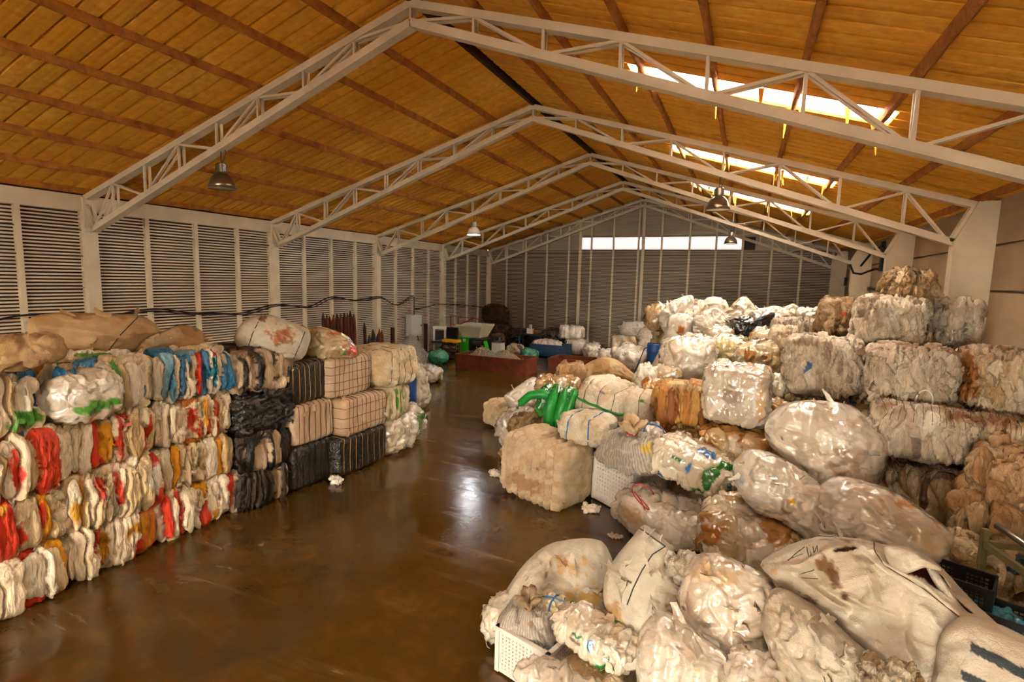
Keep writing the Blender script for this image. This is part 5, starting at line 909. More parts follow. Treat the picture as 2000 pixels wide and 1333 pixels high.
 ('bulk_sack', 'sack', (17.253, 3.75, 1.758), ((0.9025, -0.1251, 0.4121), (0.0802, 0.4869, 0.8697), (-0.3331, -0.8093, 0.4838)), ((-0.361, -0.198), (-0.326, 0.038), (-0.26, 0.21), (-0.157, 0.311), (-0.038, 0.317), (0.124, 0.246), (0.302, 0.098), (0.361, -0.198), (0.006, -0.317)), (0.0, 0.0), 0.3, 0.35, 'sackwhite', 0.01, 224, 'white sack with dark grey tape bars in the bottom right corner', 'sack', 'bales and sacks of the front pile', {'pw': 3, 'wr': (0.05, 3), 'flaps': 0, 'holes': ((((-0.092, 0.183), (0.065, 0.115), (0.183, 0.044), (0.172, 0.003), (0.05, 0.062), (-0.101, 0.133)), -0.004, '3d474e'), (((-0.157, 0.033), (-0.053, -0.003), (0.065, -0.056), (0.05, -0.098), (-0.068, -0.05), (-0.166, -0.015)), -0.004, '3d474e'))}),
 ('film_bale', 'sack', (16.439, 3.95, 1.462), ((0.9519, 0.0207, 0.3058), (0.0019, 0.5403, 0.8415), (-0.1535, -0.8313, 0.5341)), ((-0.425, 0.247), (-0.348, 0.411), (-0.244, 0.432), (-0.07, 0.334), (0.104, 0.178), (0.296, -0.014), (0.425, -0.171), (0.348, -0.397), (-0.104, -0.432), (-0.313, -0.153), (-0.411, 0.073)), (0.0, 0.0), 0.3, 0.35, 'sackwhite', 0.0111, 225, 'dirty beige rag bale under the huge torn sack', 'bale', 'bales and sacks of the front pile', {'wr': (0.11, 5), 'stainamt': 0.55, 'flaps': 24, 'pw': 3, 'ridges': ((-0.05, 0.02, ((-0.244, 0.404), (-0.296, 0.125), (-0.174, -0.118))), (-0.05, 0.02, ((-0.035, 0.282), (-0.07, 0.021), (0.035, -0.188))), (-0.05, 0.02, ((0.174, 0.09), (0.139, -0.084))))})]
HEAP = [(17.93, 10.6, 3.17, 0.65), (18.95, 11.0, 3.14, 0.39), (18.23, 11.0, 3.82, 0.5), (16.92, 9.8, 2.43, 0.65), (17.92, 9.2, 2.5, 0.7), (18.76, 8.8, 2.55, 0.48), (16.99, 9.9, 1.75, 0.53), (17.88, 8.2, 1.97, 0.57), (18.0, 8.3, 1.16, 0.46), (18.68, 8.2, 2.07, 0.41), (18.53, 7.4, 1.68, 0.48), (18.26, 7.1, 1.24, 0.35), (16.92, 14.0, 2.81, 0.55), (17.53, 13.0, 3.02, 0.41), (16.46, 11.6, 2.26, 0.34), (17.81, 9.8, 1.94, 0.55), (18.78, 8.4, 1.5, 0.23), (12.54, 9.0, 0.12, 0.68), (15.16, 8.4, 1.0, 0.62), (14.85, 8.0, 0.27, 0.72), (15.96, 7.1, 0.45, 0.56), (17.26, 9.0, 1.66, 0.5), (16.61, 6.9, 0.88, 0.18), (13.22, 9.3, 1.11, 0.46), (13.37, 10.2, 1.23, 0.55), (12.37, 10.2, 1.19, 0.41), (11.1, 11.2, 0.28, 0.48), (11.83, 10.3, 0.42, 0.49), (11.67, 12.0, 1.27, 0.49), (14.07, 10.0, 1.37, 0.4), (11.84, 12.7, 1.51, 0.4), (14.81, 9.8, 1.59, 0.5), (15.7, 9.4, 1.86, 0.55), (15.73, 9.2, 1.23, 0.51), (14.81, 9.6, 1.27, 0.41), (14.64, 12.2, 1.96, 0.6), (15.43, 13.2, 2.32, 0.5), (16.02, 11.4, 2.3, 0.5), (16.17, 12.6, 2.76, 0.3), (16.26, 9.9, 2.12, 0.27), (16.31, 9.4, 1.82, 0.2), (13.94, 11.2, 1.68, 0.4), (14.29, 11.5, 1.9, 0.31), (14.14, 10.6, 1.75, 0.2), (13.15, 17.5, 2.55, 0.5), (14.05, 15.8, 2.41, 0.53), (14.42, 17.2, 2.83, 0.41), (14.84, 18.5, 3.05, 0.46), (17.36, 16.0, 3.1, 0.34), (16.34, 15.2, 2.83, 0.34), (15.18, 14.6, 2.43, 0.46), (12.54, 17.0, 1.29, 0.75), (13.09, 17.6, 1.65, 0.42), (14.72, 14.2, 2.19, 0.53), (13.54, 5.0, 0.09, 0.25), (15.4, 4.7, 1.43, 0.15), (14.7, 4.4, 0.72, 0.4), (14.62, 4.0, 0.5, 0.53), (16.08, 3.8, 1.12, 0.29), (16.64, 3.5, 1.69, 0.16), (17.86, 6.5, 1.14, 0.35), (18.49, 6.9, 0.88, 0.26), (13.3, 16.4, 1.46, 0.3), (14.02, 9.32, 0.0, 0.62), (14.02, 4.72, 0.0, 0.42), (17.8, 5.85, 1.0, 0.45), (18.05, 5.6, 0.92, 0.5), (16.35, 7.1, 1.03, 0.55), (17.22, 6.7, 1.13, 0.57), (16.78, 7.8, 1.42, 0.63), (12.75, 13.2, 1.35, 0.76), (13.8, 17.0, 2.54, 0.46), (14.83, 15.8, 2.49, 0.39), (15.53, 17.5, 2.81, 0.53), (15.78, 15.0, 2.63, 0.51), (16.35, 17.3, 2.76, 0.5), (16.97, 17.0, 2.86, 0.38), (13.9, 5.5, 0.09, 0.64), (15.04, 4.9, 0.71, 0.37), (15.76, 4.5, 0.94, 0.36), (15.51, 3.95, 0.73, 0.35), (16.82, 4.4, 1.13, 0.7), (16.84, 4.08, 2.16, 0.13), (17.07, 4.1, 1.81, 0.15), (17.25, 3.75, 1.49, 0.32), (16.44, 3.95, 1.09, 0.38)]

last = None
for t_ in TRACED:
    o = traced(*t_[:-1], **t_[-1])
    if t_[11].startswith('>'):      # a part of the sack before it
        for k_ in ('label', 'category', 'group'):
            if k_ in o: del o[k_]
        bpy.context.view_layer.update(); mw = o.matrix_world.copy(); o.parent = last; o.matrix_parent_inverse = last.matrix_world.inverted(); o.matrix_world = mw
    else: last = o
for (name, kind, loc, size, rot, pal, res, seed, label, cat, group, opt) in BALES:
    soft(name, kind, loc, size, rot, pal, res, seed, label, cat, group, **opt)

# ------------------------------------------------------------------ loose film heaped under the right-hand pile
def heap():
    s = np.array(HEAP); xs = np.arange(10.8, 20.3, .06); ysx = np.arange(3.0, 23, .06)
    X, Y = np.meshgrid(xs, ysx, indexing='ij'); wsum = np.zeros_like(X)+1e-6; hsum = np.zeros_like(X); cap = np.full_like(X, 9.); cov = np.zeros_like(X)
    for (x, y, b, rad) in s:
        d = np.hypot(X-x, Y-y); w = np.exp(-(d/.75)**2); wsum += w; hsum += w*b
        cap = np.where(d < rad*(1.25 if b < .35 else .75), np.minimum(cap, b+.04 if b >= .35 else 0.), cap); cov = np.maximum(cov, np.exp(-(d/(rad*.82+.03))**8))
    h = np.minimum(hsum/wsum, cap)*.93*np.clip(cov*1.6, 0, 1)
    for (x, y, b, rad) in s:      # the back heap slopes down to the floor
        if y > 15: h = np.maximum(h, np.minimum(b, np.minimum(cap, b-(np.hypot(X-x, Y-y)-rad*.7)*2.6))*.95)
    h = np.maximum(h, 0)
    for _ in range(3):
        h[1:-1, 1:-1] = (h[1:-1, 1:-1]*2+h[:-2, 1:-1]+h[2:, 1:-1]+h[1:-1, :-2]+h[1:-1, 2:])/6
    q = np.stack([X.ravel(), Y.ravel(), h.ravel()], 1)
    rs = np.random.RandomState(5); n = 4200; sd = np.stack([rs.uniform(10.8, 20.3, n), rs.uniform(3, 27.5, n), rs.uniform(0, 3, n)], 1)
    f1, f2, ident = cells(q/[.13, .13, .2], sd/[.13, .13, .2])
    dz = .13*np.sqrt(np.clip((f2-f1)/.6, 0, 1))+fbm(q*6, 3, True)*.07
    cols = np.array([H(c) for c in ('cdb896', 'b59a70', 'ded2bf', '9a8058', 'c9b9a0')])[rs.randint(0, 5, n)][ident]
    z = q[:, 2]+dz*np.clip(q[:, 2]*5, 0, 1)-.012
    keep = (h > .03); nx, ny = X.shape; idx = np.arange(nx*ny).reshape(nx, ny)
    quads = np.stack([idx[:-1, :-1], idx[1:, :-1], idx[1:, 1:], idx[:-1, 1:]], -1).reshape(-1, 4)
    kk = keep.ravel(); quads = quads[kk[quads].any(1)]
    used = np.unique(quads); mp = np.full(nx*ny, -1); mp[used] = np.arange(len(used))
    me = bpy.data.meshes.new('loose_film_heap'); me.from_pydata([(q[i, 0], q[i, 1], z[i]) for i in used], [], [tuple(int(v) for v in mp[f]) for f in quads])
    me.update(); me.shade_smooth(); a = me.color_attributes.new('Col', 'FLOAT_COLOR', 'POINT')
    a.data.foreach_set('color', np.concatenate([cols[used], np.ones((len(used), 1))], 1).astype(np.float32).ravel())
    me.materials.append(M['rags']); o = bpy.data.objects.new('loose_film_heap', me); C.objects.link(o)
    tag(o, 'loose beige film scraps heaped beneath the bales and bags of the right side', 'scrap heap', kind='stuff')
heap()

# ------------------------------------------------------------------ perforated white crates
def crate(loc, rz, w, d, h, label, nx=13, nz=11):
    o = empty('perforated_crate', loc, rz, label, 'crate', 'white perforated crates under the striped sacks')
    def wall(L, n, nm, pos, rot):
        mb = MB(); t = .02; px = L/(n+1); pz = h/(nz+1); hole = .40
        for i in range(n+1):
            a0 = -L/2+px*(i+.5)+px*hole/2 if i else -L/2; a1 = -L/2+px*(i+1.5)-px*hole/2 if i < n else L/2
            mb.box(((a0+a1)/2, 0, h/2), (a1-a0, t, h))
        for j in range(nz+1):
            b0 = pz*(j+.5)+pz*hole/2 if j else 0; b1 = pz*(j+1.5)-pz*hole/2 if j < nz else h
            mb.box((0, .001, (b0+b1)/2), (L, t*.96, b1-b0))
        p = mb.build(nm, 'white_plastic', o); p.location = pos; p.rotation_euler = (0, 0, rot)
    wall(w, nx, 'side_panel', (0, -d/2, 0), 0); wall(w, nx, 'side_panel', (0, d/2, 0), 0)
    wall(d, nx, 'side_panel', (-w/2, 0, 0), math.pi/2); wall(d, nx, 'side_panel', (w/2, 0, 0), math.pi/2)
    mb = MB()
    for sx in (-1, 1):
        mb.box((sx*w/2, 0, h), (.05, d+.05, .035)); mb.box((0, sx*d/2, h), (w+.05, .05, .035))
        for sy in (-1, 1): mb.box((sx*w/2, sy*d/2, h/2), (.05, .05, h))
    mb.build('rim', 'white_plastic', o)
    MB().box((0, 0, .06), (w, d, .03)).build('floor_panel', 'white_plastic', o)
crate((14.02, 9.32, 0.02), -.6, .98, .8, .86, 'larger white perforated plastic crate standing in the middle pile')
crate((14.02, 4.72, 0.02), -.28, .62, .5, .47, 'near white perforated plastic crate at the bottom of the photo')

# black vegetable crates and the metal rack at the right edge
def mesh_crate(loc, rz, label):
    w, d, h = .52, .36, .2
    o = empty('black_crate', loc, rz, label, 'crate', 'black mesh crates by the metal rack')
    def wall(L, pos, rot):
        mb = MB()
        for k in range(int(L/.035)): mb.box((-L/2+.0175+k*.035, 0, h/2), (.01, .012, h))
        for k in range(6): mb.box((0, 0, .01+k*.036), (L, .012, .012))
        mb.box((0, 0, h-.02), (L, .016, .045)); mb.box((0, 0, h*.55), (.1, .015, h*.8)); mb.box((0, 0, .015), (L, .016, .03))
        for s in (-1, 1): mb.box((s*(L/2-.02), 0, h/2), (.045, .02, h))
        p = mb.build('side_panel', 'black_plastic', o); p.location = pos; p.rotation_euler = (0, 0, rot)
    wall(w, (0, -d/2, 0), 0); wall(w, (0, d/2, 0), 0); wall(d, (-w/2, 0, 0), 1.5708); wall(d, (w/2, 0, 0), 1.5708)
    MB().box((0, 0, .01), (w, d, .015)).build('floor_panel', 'black_plastic', o)
mesh_crate((17.93, 5.75, 1.03), -.4, 'lower black mesh crate holding something blue, left of the metal rack')
mesh_crate((17.70, 5.95, 1.20), -.4, 'upper black mesh crate tilted into the lower one')
soft('film_scrap', 'bag', (17.93, 5.75, 1.11), (.4, .24, .12), (0, 0, -.45), 'teal', .02, 501, 'teal blue film inside the lower black mesh crate', 'film', patches=(((0, 0, 0), (3, 3, 3), '2a8fb0', 1.5),), flaps=0)
o = empty('metal_rack', (17.92, 6.12, .93), -1.35, 'olive metal rack with a bare steel handle bar at the right edge', 'rack')
for k, (x, yv) in enumerate(((0, 0), (.75, 0), (0, .45), (.75, .45))): MB().box((x, yv, .43), (.05, .05, .86)).build('leg', 'olive_paint', o)
for yv in (0, .45):
    for z in (.2, .72): MB().box((.375, yv, z), (.75, .04, .06)).build('rail', 'olive_paint', o)
for x in (0, .75): MB().box((x, .225, .72), (.04, .45, .06)).build('rail', 'olive_paint', o)
MB().tube([(-.05, .12, .88), (.2, .12, .88), (.85, .1, .86)], .03, 10).build('handle_bar', 'grey_metal', o, True)
MB().box((.375, .225, .1), (.75, .45, .02)).build('shelf', 'olive_paint', o)

# ------------------------------------------------------------------ far end of the hall
def drum(loc, r, h, label, top=True):
    o = empty('plastic_drum', loc, 0, label, 'drum', 'blue plastic drums')
    mb = MB(); mb.lathe((0, 0, 0), [(0, 0), (r*.93, 0), (r, .03), (r, h*.3), (r*1.03, h*.32), (r, h*.34), (r, h*.66), (r*1.03, h*.68), (r, h*.7), (r, h-.04), (r*.95, h), (r*.9, h-.02), (0, h-.02)], 28)
    mb.build('body', 'blue_drum', o, True); return o
o = drum((13.3, 16.4, 1.42), .225, .76, 'blue plastic drum with a metal pump head standing at the foot of the white heap')
mb = MB(); mb.lathe((0, 0, .75), [(.10, 0), (.14, .02), (.14, .13), (.08, .15), (.08, .26), (.12, .27), (.12, .36), (0, .38)], 18); mb.build('pump_head', 'olive_paint', o)
MB().tube([(-.2, -.15, .62), (-.27, -.2, .6), (-.42, -.3, .1), (-.5, -.35, -.15)], .022, 8).build('bent_pipe', 'blue_paint', o)
o = drum((7.15, 12.3, 0), .27, 1.18, 'blue plastic drum behind the left stack, filled with rusty scrap')
for k in range(9):
    a = k*.7; MB().bar((.1*math.cos(a), .1*math.sin(a), 1.12), (.2*math.cos(a+1), .2*math.sin(a+1), 1.28+.04*(k % 3)), .05, .04).build('rusty_offcut', 'rust_dark', o)

def skip(loc, w, d, h, rz, label):
    o = empty('rusty_skip', loc, rz, label, 'container', 'low rusty steel skips'); t = .05
    for (nm, c, s) in (('front_panel', (0, -d/2, h/2), (w, t, h)), ('rear_panel', (0, d/2, h/2), (w, t, h)), ('end_panel', (-w/2, 0, h/2), (t, d, h)), ('end_panel', (w/2, 0, h/2), (t, d, h)), ('floor_panel', (0, 0, .05), (w, d, .06))):
        MB().box(c, s).build(nm, 'rust', o)
    mb = MB()
    for s in (-1, 1): mb.box((0, s*d/2, h), (w+.1, .09, .06)); mb.box((s*w/2, 0, h), (.09, d+.1, .06))
    mb.build('rim', 'rust', o); return o
skip((5.9, 20.85, 0), 3.35, 1.2, .64, 0, 'long low rusty skip full of grey plastic shreds')
skip((9.2, 22.2, 0), 2.2, 1.3, .62, -.02, 'open rusty skip with an orange inside, right of the full one')
def mound(name, c, rx, ry, h, mat, label, humps, seed, n=70):
    rs = np.random.RandomState(seed); g = np.linspace(-1, 1, n); vs, fs = [], []
    A, Bm = np.meshgrid(g, g, indexing='ij'); z = np.zeros_like(A)
    for (hx, hy, hr, hh) in humps: z = np.maximum(z, hh*np.exp(-(((A-hx)/hr)**2+((Bm-hy)/hr)**2)))
    edge = np.clip(1.25-np.maximum(np.abs(A), np.abs(Bm))**3*1.3, 0, 1); rad = np.clip((1.02-np.hypot(A, Bm))*4, 0, 1) if ry == rx or mat == 'shred_grey' else edge
    z = z*h*rad+rs.uniform(-.022, .03, z.shape)*rad
    vs = [(A[i, j]*rx, Bm[i, j]*ry, max(0, z[i, j])) for i in range(n) for j in range(n)]
    fs = [(i*n+j, (i+1)*n+j, (i+1)*n+j+1, i*n+j+1) for i in range(n-1) for j in range(n-1)]
    mb = MB(); mb.add(vs, fs)
    for k in range(900):   # curled shreds standing out of the surface
        i, j = rs.randint(2, n-2, 2); p = Vector((A[i, j]*rx, Bm[i, j]*ry, z[i, j]))
        if rad[i, j] < .3: continue
        d = Vector(rs.normal(size=3)); d.z = abs(d.z)*.6; d.normalize(); mb.bar(p, p+d*rs.uniform(.04, .11), .025, .006)
    o = mb.build(name, mat); o.location = c; tag(o, label, 'shreds', kind='stuff'); return o
mound('plastic_shreds', (5.9, 20.85, .42), 1.6, .55, .55, 'shred_tan', 'grey and tan plastic shreds heaped inside the long rusty skip', [(-.45, .1, .5, .95), (.25, 0, .45, .9), (.75, 0, .4, .35), (-.1, 0, .6, .6), (-.85, 0, .3, .4)], 3)
mound('plastic_shreds', (1.55, 21.3, 0), 1.22, 1.5, 1.2, 'shred_grey', 'conical heap of grey plastic shreds against the left wall', [(-.35, .0, .5, 1.0), (.2, -.3, .4, .4)], 4)

# rusty rods leaning in a row on the left wall
rs = np.random.RandomState(8); rods = []
def rod(loc, h, r, mat, label=None, grp=None):
    mb = MB(); mb.lathe((0, 0, 0), [(0, 0), (r, 0), (r, h-.22), (r*.8, h-.2), (r*.25, h), (0, h)], 8)
    o = mb.build('rusty_post', mat); o.location = loc; o.rotation_euler = (0, -.05, 0); tag(o, label, 'post', grp)
for k in range(10): rod((.5+rs.uniform(-.04, .04), 16.25+k*.205, 0), 2.42+rs.uniform(-.1, .08), .075, ('rust_dark', 'rust')[k % 2], 'tall rusty wall post, %s from the left in the row of ten' % 'first second third fourth fifth sixth seventh eighth ninth last'.split()[k], 'tall rusty posts on the left wall')
rod((.5, 18.75, 0), 1.95, .07, 'rust_dark', 'single dark post standing just right of the row of tall rusty posts')
for k, (yv, h, mt, lb) in enumerate([(19.35, 1.55, 'rust_dark', 'short dark rusty post left of the orange pair'), (19.6, 1.1, 'rust_orange', 'shortest orange rusty post beside the white wall column'), (19.78, 1.6, 'rust_orange', 'taller orange rusty post beside the white wall column'), (19.95, 1.5, 'rust', 'brown rusty post touching the white wall column')]):
    rod((.5, yv, 0), h, .07, mt, lb)
o = empty('dark_scrap_stack', (.6, 18.95, 0), 0, 'dark bundle of pointed scrap posts between the rusty posts', 'scrap')
for k in range(4): mb = MB(); mb.lathe(((k % 2)*.16, k*.12-.1, 0), [(0, 0), (.13, 0), (.12, .9), (.05, 1.3+.1*(k % 3)), (0, 1.45+.1*(k % 3))], 8); mb.build('scrap_post', 'dark_machine', o)

# switch box and cable along the left wall
o = empty('switch_box', (.2, 22.9, 0), 0, 'pale grey electrical cabinet hung on the left wall', 'cabinet')
MB().box((0, 0, 1.52), (.3, 1.02, 1.08)).build('cabinet_body', 'box_grey', o); dr = MB().box((.16, 0, 1.52), (.02, .95, 1.0)).build('door', 'box_grey', o)
MB().box((.18, .4, 1.5), (.02, .04, .1)).build('handle', 'black_plastic', dr)
MB().tube([(0, 0, 2.05), (0, 0, 3.0)], .03, 8).build('conduit', 'wire_dark', o)
for s in (-.3, .3): MB().tube([(0, s, 1.0), (.05, s+.1, .6), (.1, s*1.5, .3)], .02, 6).build('cable', 'cable_black', o)
mb = MB(); kn = [(3.0, 2.95), (5.4, 2.6), (6.87, 2.88), (7.95, 2.66), (9.75, 2.9), (11.15, 2.72), (12.5, 2.63), (14.14, 2.88), (15.6, 2.74), (17.0, 3.1), (18.4, 2.92), (20.0, 3.05), (21.4, 2.62), (22.85, 3.04)]
pts = []
for (a, za), (b, zb) in zip(kn[:-1], kn[1:]):
    for t_ in np.linspace(0, 1, 7)[:-1]: u_ = (1-math.cos(t_*math.pi))/2; pts.append((.2, a+(b-a)*t_, za+(zb-za)*u_))
pts.append((.2, 22.85, 3.04)); mb.tube(pts, .025, 6); mb.tube([(p[0]-.02, p[1]+.1, p[2]-.05-.03*math.sin(p[1]*2)) for p in pts[20:]], .018, 5)
tag(mb.build('cable', 'cable_black', None, True), 'black cable looping from post to post along the left wall', 'cable')
mb = MB(); mb.tube([(.2, 23.0, 2.35), (.2, 24.0, 2.4), (.2, 25.0, 2.55), (.2, 26.2, 2.48), (.2, 28, 2.4), (.2, 31.8, 2.05)], .025, 6)
tag(mb.build('cable', 'cable_black', None, True), 'black cable running from the electrical cabinet to the back corner', 'cable')

# shredder with its hopper
o = empty('shredder', (2.3, 25.7, 0), 0, 'green plastic shredder with a cream feed hopper', 'machine')
mb = MB(); a, b, h0, h1 = .52, .78, .82, 1.52
def ring(s, sy, z): return [(-s, -sy, z), (s, -sy, z), (s, sy, z), (-s, sy, z)]
mb.add(ring(a, .5, h0)+ring(b, .8, h1-.08)+ring(b, .8, h1)+ring(b-.05, .75, h1)+ring(a-.05, .45, h0), [(i+4*k, (i+1) % 4+4*k, (i+1) % 4+4*k+4, i+4*k+4) for k in range(4) for i in range(4)]); mb.build('hopper', 'hopper_cream', o)
gh = MB().box((-.4, -.3, .42), (.75, .9, .8)).build('green_housing', 'green_paint', o)
for k in range(2): MB().box((-.62+k*.36, -.76, .68), (.16, .012, .16)).build('plate', 'hopper_cream', gh)
MB().box((.45, -.2, .38), (.95, 1.0, .76)).build('motor_housing', 'dark_machine', o)
MB().bar((.95, -.7, .7), (1.2, -.75, .1), .3, .05).build('green_guard', 'green_paint', o)
MB().tube([(.3, -.75, .5), (.8, -.75, .5)], .2, 12).build('flywheel', 'dark_machine', o)
o = empty('white_cabinet', (3.75, 25.6, 0), 0, 'small white control cabinet right of the shredder', 'cabinet')
MB().box((0, 0, .3), (.55, .5, .6)).build('cabinet_body', 'white_plastic', o); MB().bar((-.3, 0, .62), (.32, 0, .75), .5, .04).build('lid', 'grey_metal', o)
# red stair frame, chair, yellow trolley
o = empty('red_frame', (1.5, 25.0, 0), 0, 'red painted tubular handrail frame behind the stacked chairs', 'frame')
for x in (-.35, .12): MB().tube([(x, 0, .2), (x, 0, 1.95)], .025, 6).build('upright', 'red_paint', o)
for z in (1.95, 1.5): MB().tube([(-.35, 0, z), (1.5 if z > 1.9 else .12, 0, z-.1*(z > 1.9))], .022, 6).build('rail', 'red_paint', o)
MB().bar((.12, 0, 1.5), (.9, .1, 1.8), .2, .06).build('red_panel', 'red_paint', o)
o = empty('white_chair', (.95, 24.2, 0), .3, 'white framed panel chair leaning near the left wall', 'chair')
MB().box((-.3, 0, .75), (.1, .1, 1.3)).build('leg', 'white_plastic', o); MB().box((.3, 0, .95), (.1, .1, 1.0)).build('leg', 'white_plastic', o)
MB().box((0, 0, 1.35), (.75, .08, .14)).build('top_rail', 'white_plastic', o); MB().box((0, .02, .95), (.52, .05, .5)).build('back_panel', 'green_paint' if False else 'dark_machine', o)
MB().box((0, -.25, .6), (.7, .5, .08)).build('seat', 'dark_machine', o)
o = empty('yellow_trolley', (1.75, 24.1, 0), 0, 'dark trolley with a yellow tray beside the white chair', 'trolley')
MB().box((0, 0, .72), (.85, .5, .14)).build('tray', 'yellow_paint', o); MB().box((-.05, .15, 1.1), (.65, .1, .6)).build('back_panel', 'black_plastic', o)
for sx in (-.38, .38):
    for sy in (-.2, .2): MB().box((sx, sy, .33), (.05, .05, .66)).build('leg', 'rust', o)
MB().box((0, 0, .3), (.8, .45, .05)).build('shelf', 'dark_machine', o)
# work bench and scrap beyond
o = empty('work_bench', (4.5, 28.6, 0), 0, 'dark work bench with a small machine against the back wall', 'bench')
MB().box((0, 0, .85), (1.5, .8, .07)).build('bench_top', 'dark_machine', o)
for sx in (-.65, .65):
    for sy in (-.3, .3): MB().box((sx, sy, .4), (.08, .08, .82)).build('leg', 'blue_paint', o)
MB().box((.2, 0, .4), (.6, .5, .75)).build('motor_housing', 'black_plastic', o)
MB().box((-.1, 0, 1.03), (.35, .3, .3)).build('machine_head', 'hopper_cream', o); MB().box((.25, 0, 1.0), (.2, .25, .24)).build('gearbox', 'rust_orange', o)
MB().tube([(-.1, 0, 1.15), (-.1, 0, 1.4)], .09, 10).build('feed_cup', 'white_plastic', o)
o = empty('blue_container', (6.5, 26.3, 0), 0, 'dark blue steel bin holding pale scrap in front of the clear bales', 'container')
for (nm, c, s) in (('front_panel', (0, -.55, .36), (1.9, .05, .62)), ('rear_panel', (0, .55, .36), (1.9, .05, .62)), ('end_panel', (-.95, 0, .36), (.05, 1.1, .62)), ('end_panel', (.95, 0, .36), (.05, 1.1, .62)), ('floor_panel', (0, 0, .08), (1.9, 1.1, .05))): MB().box(c, s).build(nm, 'blue_paint', o)
for sx in (-.8, .8): MB().box((sx, 0, .03), (.1, 1.0, .06)).build('skid', 'dark_machine', o)
far = [
 ('plastic_bag', 'bag', (6.3, 26.3, .66), (1.5, .9, .34), 'heapwhite', 'pale film scraps lying in the dark blue steel bin', 'bag'),
 ('plastic_bag', 'bag', (5.7, 25.3, .2), (.85, .7, .45), 'teal', 'teal and black bag on the floor before the blue steel bin', 'bag'),
 ('plastic_bag', 'bag', (2.8, 21.1, .28), (.85, .75, .58), 'teal', 'bright teal bag on the floor at the foot of the shred heap', 'bag'),
 ('plastic_bag', 'bag', (4.68, 17.1, .3), (1.25, .9, .62), 'whitegreenbag', 'white and green film bag lying alone on the wet floor', 'bag'),
 ('film_bale', 'white', (7.15, 27.9, 1.2), (1.35, .9, .76), 'clear', 'clear strapped bale on top of the pair near the back wall', 'bale'),
 ('film_bale', 'white', (7.55, 27.7, .43), (1.1, .9, .8), 'clear', 'lower clear bale of the pair near the back wall', 'bale'),
 ('plastic_bag', 'bag', (8.6, 26.8, .4), (.9, .9, .8), 'heapwhite', 'white bag standing right of the pair of clear bales', 'bag'),
 ('plastic_bag', 'bag', (9.3, 25.6, .25), (.9, .8, .5), 'heapwhite', 'low white bag behind the open rusty skip', 'bag'),
 ('film_bale', 'rags', (1.12, 30.7, 1.75), (1.9, 1.0, 1.15), 'darkbrown', 'upper brown bale in the dark back left corner', 'bale'),
 ('film_bale', 'rags', (1.25, 30.6, .62), (2.1, 1.1, 1.2), 'darkbrown', 'lower brown bale in the dark back left corner', 'bale'),
 ('film_bale', 'rags', (2.0, 29.6, .3), (1.0, .8, .6), 'brownbale', 'small yellowish brown bale in front of the dark corner bales', 'bale'),
 ('plastic_bag', 'bag', (3.3, 29.6, .5), (2.2, 1.1, 1.0), 'black', 'long black film heap left of the work bench', 'heap'),
 ('plastic_bag', 'bag', (5.4, 30.0, .55), (1.7, 1.1, 1.15), 'black', 'black film heap behind the work bench', 'heap'),
 ('plastic_bag', 'bag', (2.6, 27.3, .35), (1.2, .9, .7), 'black', 'black bag just behind the shredder', 'bag'),
 ('plastic_bag', 'bag', (4.5, 26.2, .25), (.9, .8, .5), 'whitebrown', 'dull film bag between the white cabinet and the blue bin', 'bag'),
 ('plastic_bag', 'bag', (1.5, 24.3, .25), (.9, .6, .5), 'darkbrown', 'brown rubbish bag under the yellow trolley', 'bag'),
 ('plastic_bag', 'bag', (10.1, 27.6, .3), (.9, .8, .6), 'darkgrey', 'dark bag on the floor near the middle of the back wall', 'bag'),
 ('film_scrap', 'bag', (11.3, 9.45, .06), (.36, .2, .14), 'whiteonly', 'white crumpled film scrap lying on the wet floor alone', 'scrap'),
 ('film_scrap', 'bag', (13.5, 8.72, .05), (.34, .2, .13), 'whiteonly', 'white scrap between the ribbed bale and the larger crate', 'scrap'),
 ('film_scrap', 'bag', (14.1, 7.95, .03), (.26, .12, .07), 'whiteonly', 'small flat white scrap on the floor beyond the front pile', 'scrap'),
 ('film_scrap', 'bag', (8.72, 7.7, .07), (.34, .18, .16), 'heapwhite', 'crushed white and green wrapper at the foot of the black bales', 'scrap'),
 ('film_scrap', 'bag', (11.9, 9.15, .12), (.42, .3, .3), 'sackgrey', 'white rag poking out at the left foot of the ribbed bale', 'scrap'),
 ('film_scrap', 'bag', (11.05, 10.6, .1), (.4, .25, .24), 'tan', 'beige scrap flap at the edge of the pile by the lilac bundle', 'scrap'),
]
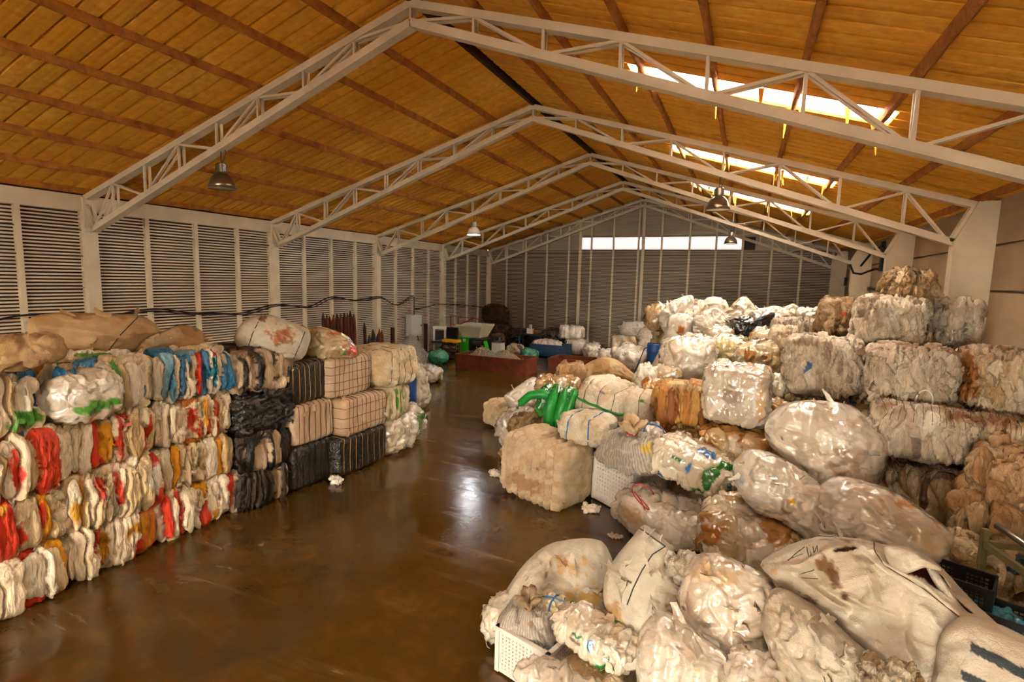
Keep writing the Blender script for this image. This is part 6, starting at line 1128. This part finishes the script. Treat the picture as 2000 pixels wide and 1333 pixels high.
for k, (nm, kd, lc, sz, pal, lb, ct) in enumerate(far):
    soft(nm, kd, lc, sz, (0, 0, .4*math.sin(k*2.1)), pal, .028 if lc[1] < 15 and False else (.022 if nm == 'film_scrap' else .045), 700+k, lb, ct, flaps=(3 if nm == 'film_scrap' else 10), wr=((.03, 9) if nm == 'film_scrap' else None), straps=(4 if 'strapped' in lb else 0), strapmat='wire_dark', groove=.03)

# red strings on two clear bags
for nm, (x, yv, z), lb, s in (('string', (14.55, 7.5, 1.0), 'tangled red string lying on the low clear bag', 1.0), ('string', (14.42, 3.62, .72), 'tangled red string on the clear bag at the bottom edge', .6)):
    mb = MB(); mb.tube([(x+s*.16*math.cos(t_*5)*(1-.2*t_), yv-.02-.05*t_*s, z+s*(.14*math.sin(t_*4.1)-.06*t_)) for t_ in np.linspace(0, 2.4, 40)], .007*s+.002, 5)
    tag(mb.build(nm, 'string_red', None, True), lb, 'string')
mb = MB(); mb.tube([(17.95+.09*math.cos(t_), 8.4, 2.55+.15*math.sin(t_)) for t_ in np.linspace(0, 6.2, 24)], .014, 6, True)
tag(mb.build('strap_loop', 'white_plastic', None, True), 'white strap loop hanging from the wide bale of the right stack', 'strap')

# fat green film rolls of the green bundle and the band hanging off it
gb = [o for o in bpy.data.objects if o.name == 'green_bundle'][0]
def roll(pts, rr): MB().tube(pts, rr, 14).build('film_roll', 'tape_green', gb, True)
roll([(-.02, -.28, .42), (-.05, -.36, .25), (-.08, -.38, -.05), (-.02, -.36, -.42), (.0, -.3, -.55)], [.03, .10, .13, .11, .03])
roll([(.15, -.25, .42), (.16, -.36, .2), (.14, -.38, -.1), (.1, -.36, -.45)], [.04, .09, .10, .05])
roll([(.34, -.25, .45), (.34, -.34, .25), (.3, -.36, -.05), (.24, -.34, -.35)], [.04, .09, .10, .04])
roll([(-.05, -.3, .2), (-.3, -.33, .22), (-.55, -.34, .12), (-.72, -.34, -.08), (-.78, -.32, -.22)], [.07, .10, .09, .08, .03])
roll([(.05, -.4, -.5), (.3, -.42, -.46), (.55, -.45, -.4), (.75, -.46, -.34)], [.07, .06, .05, .02])
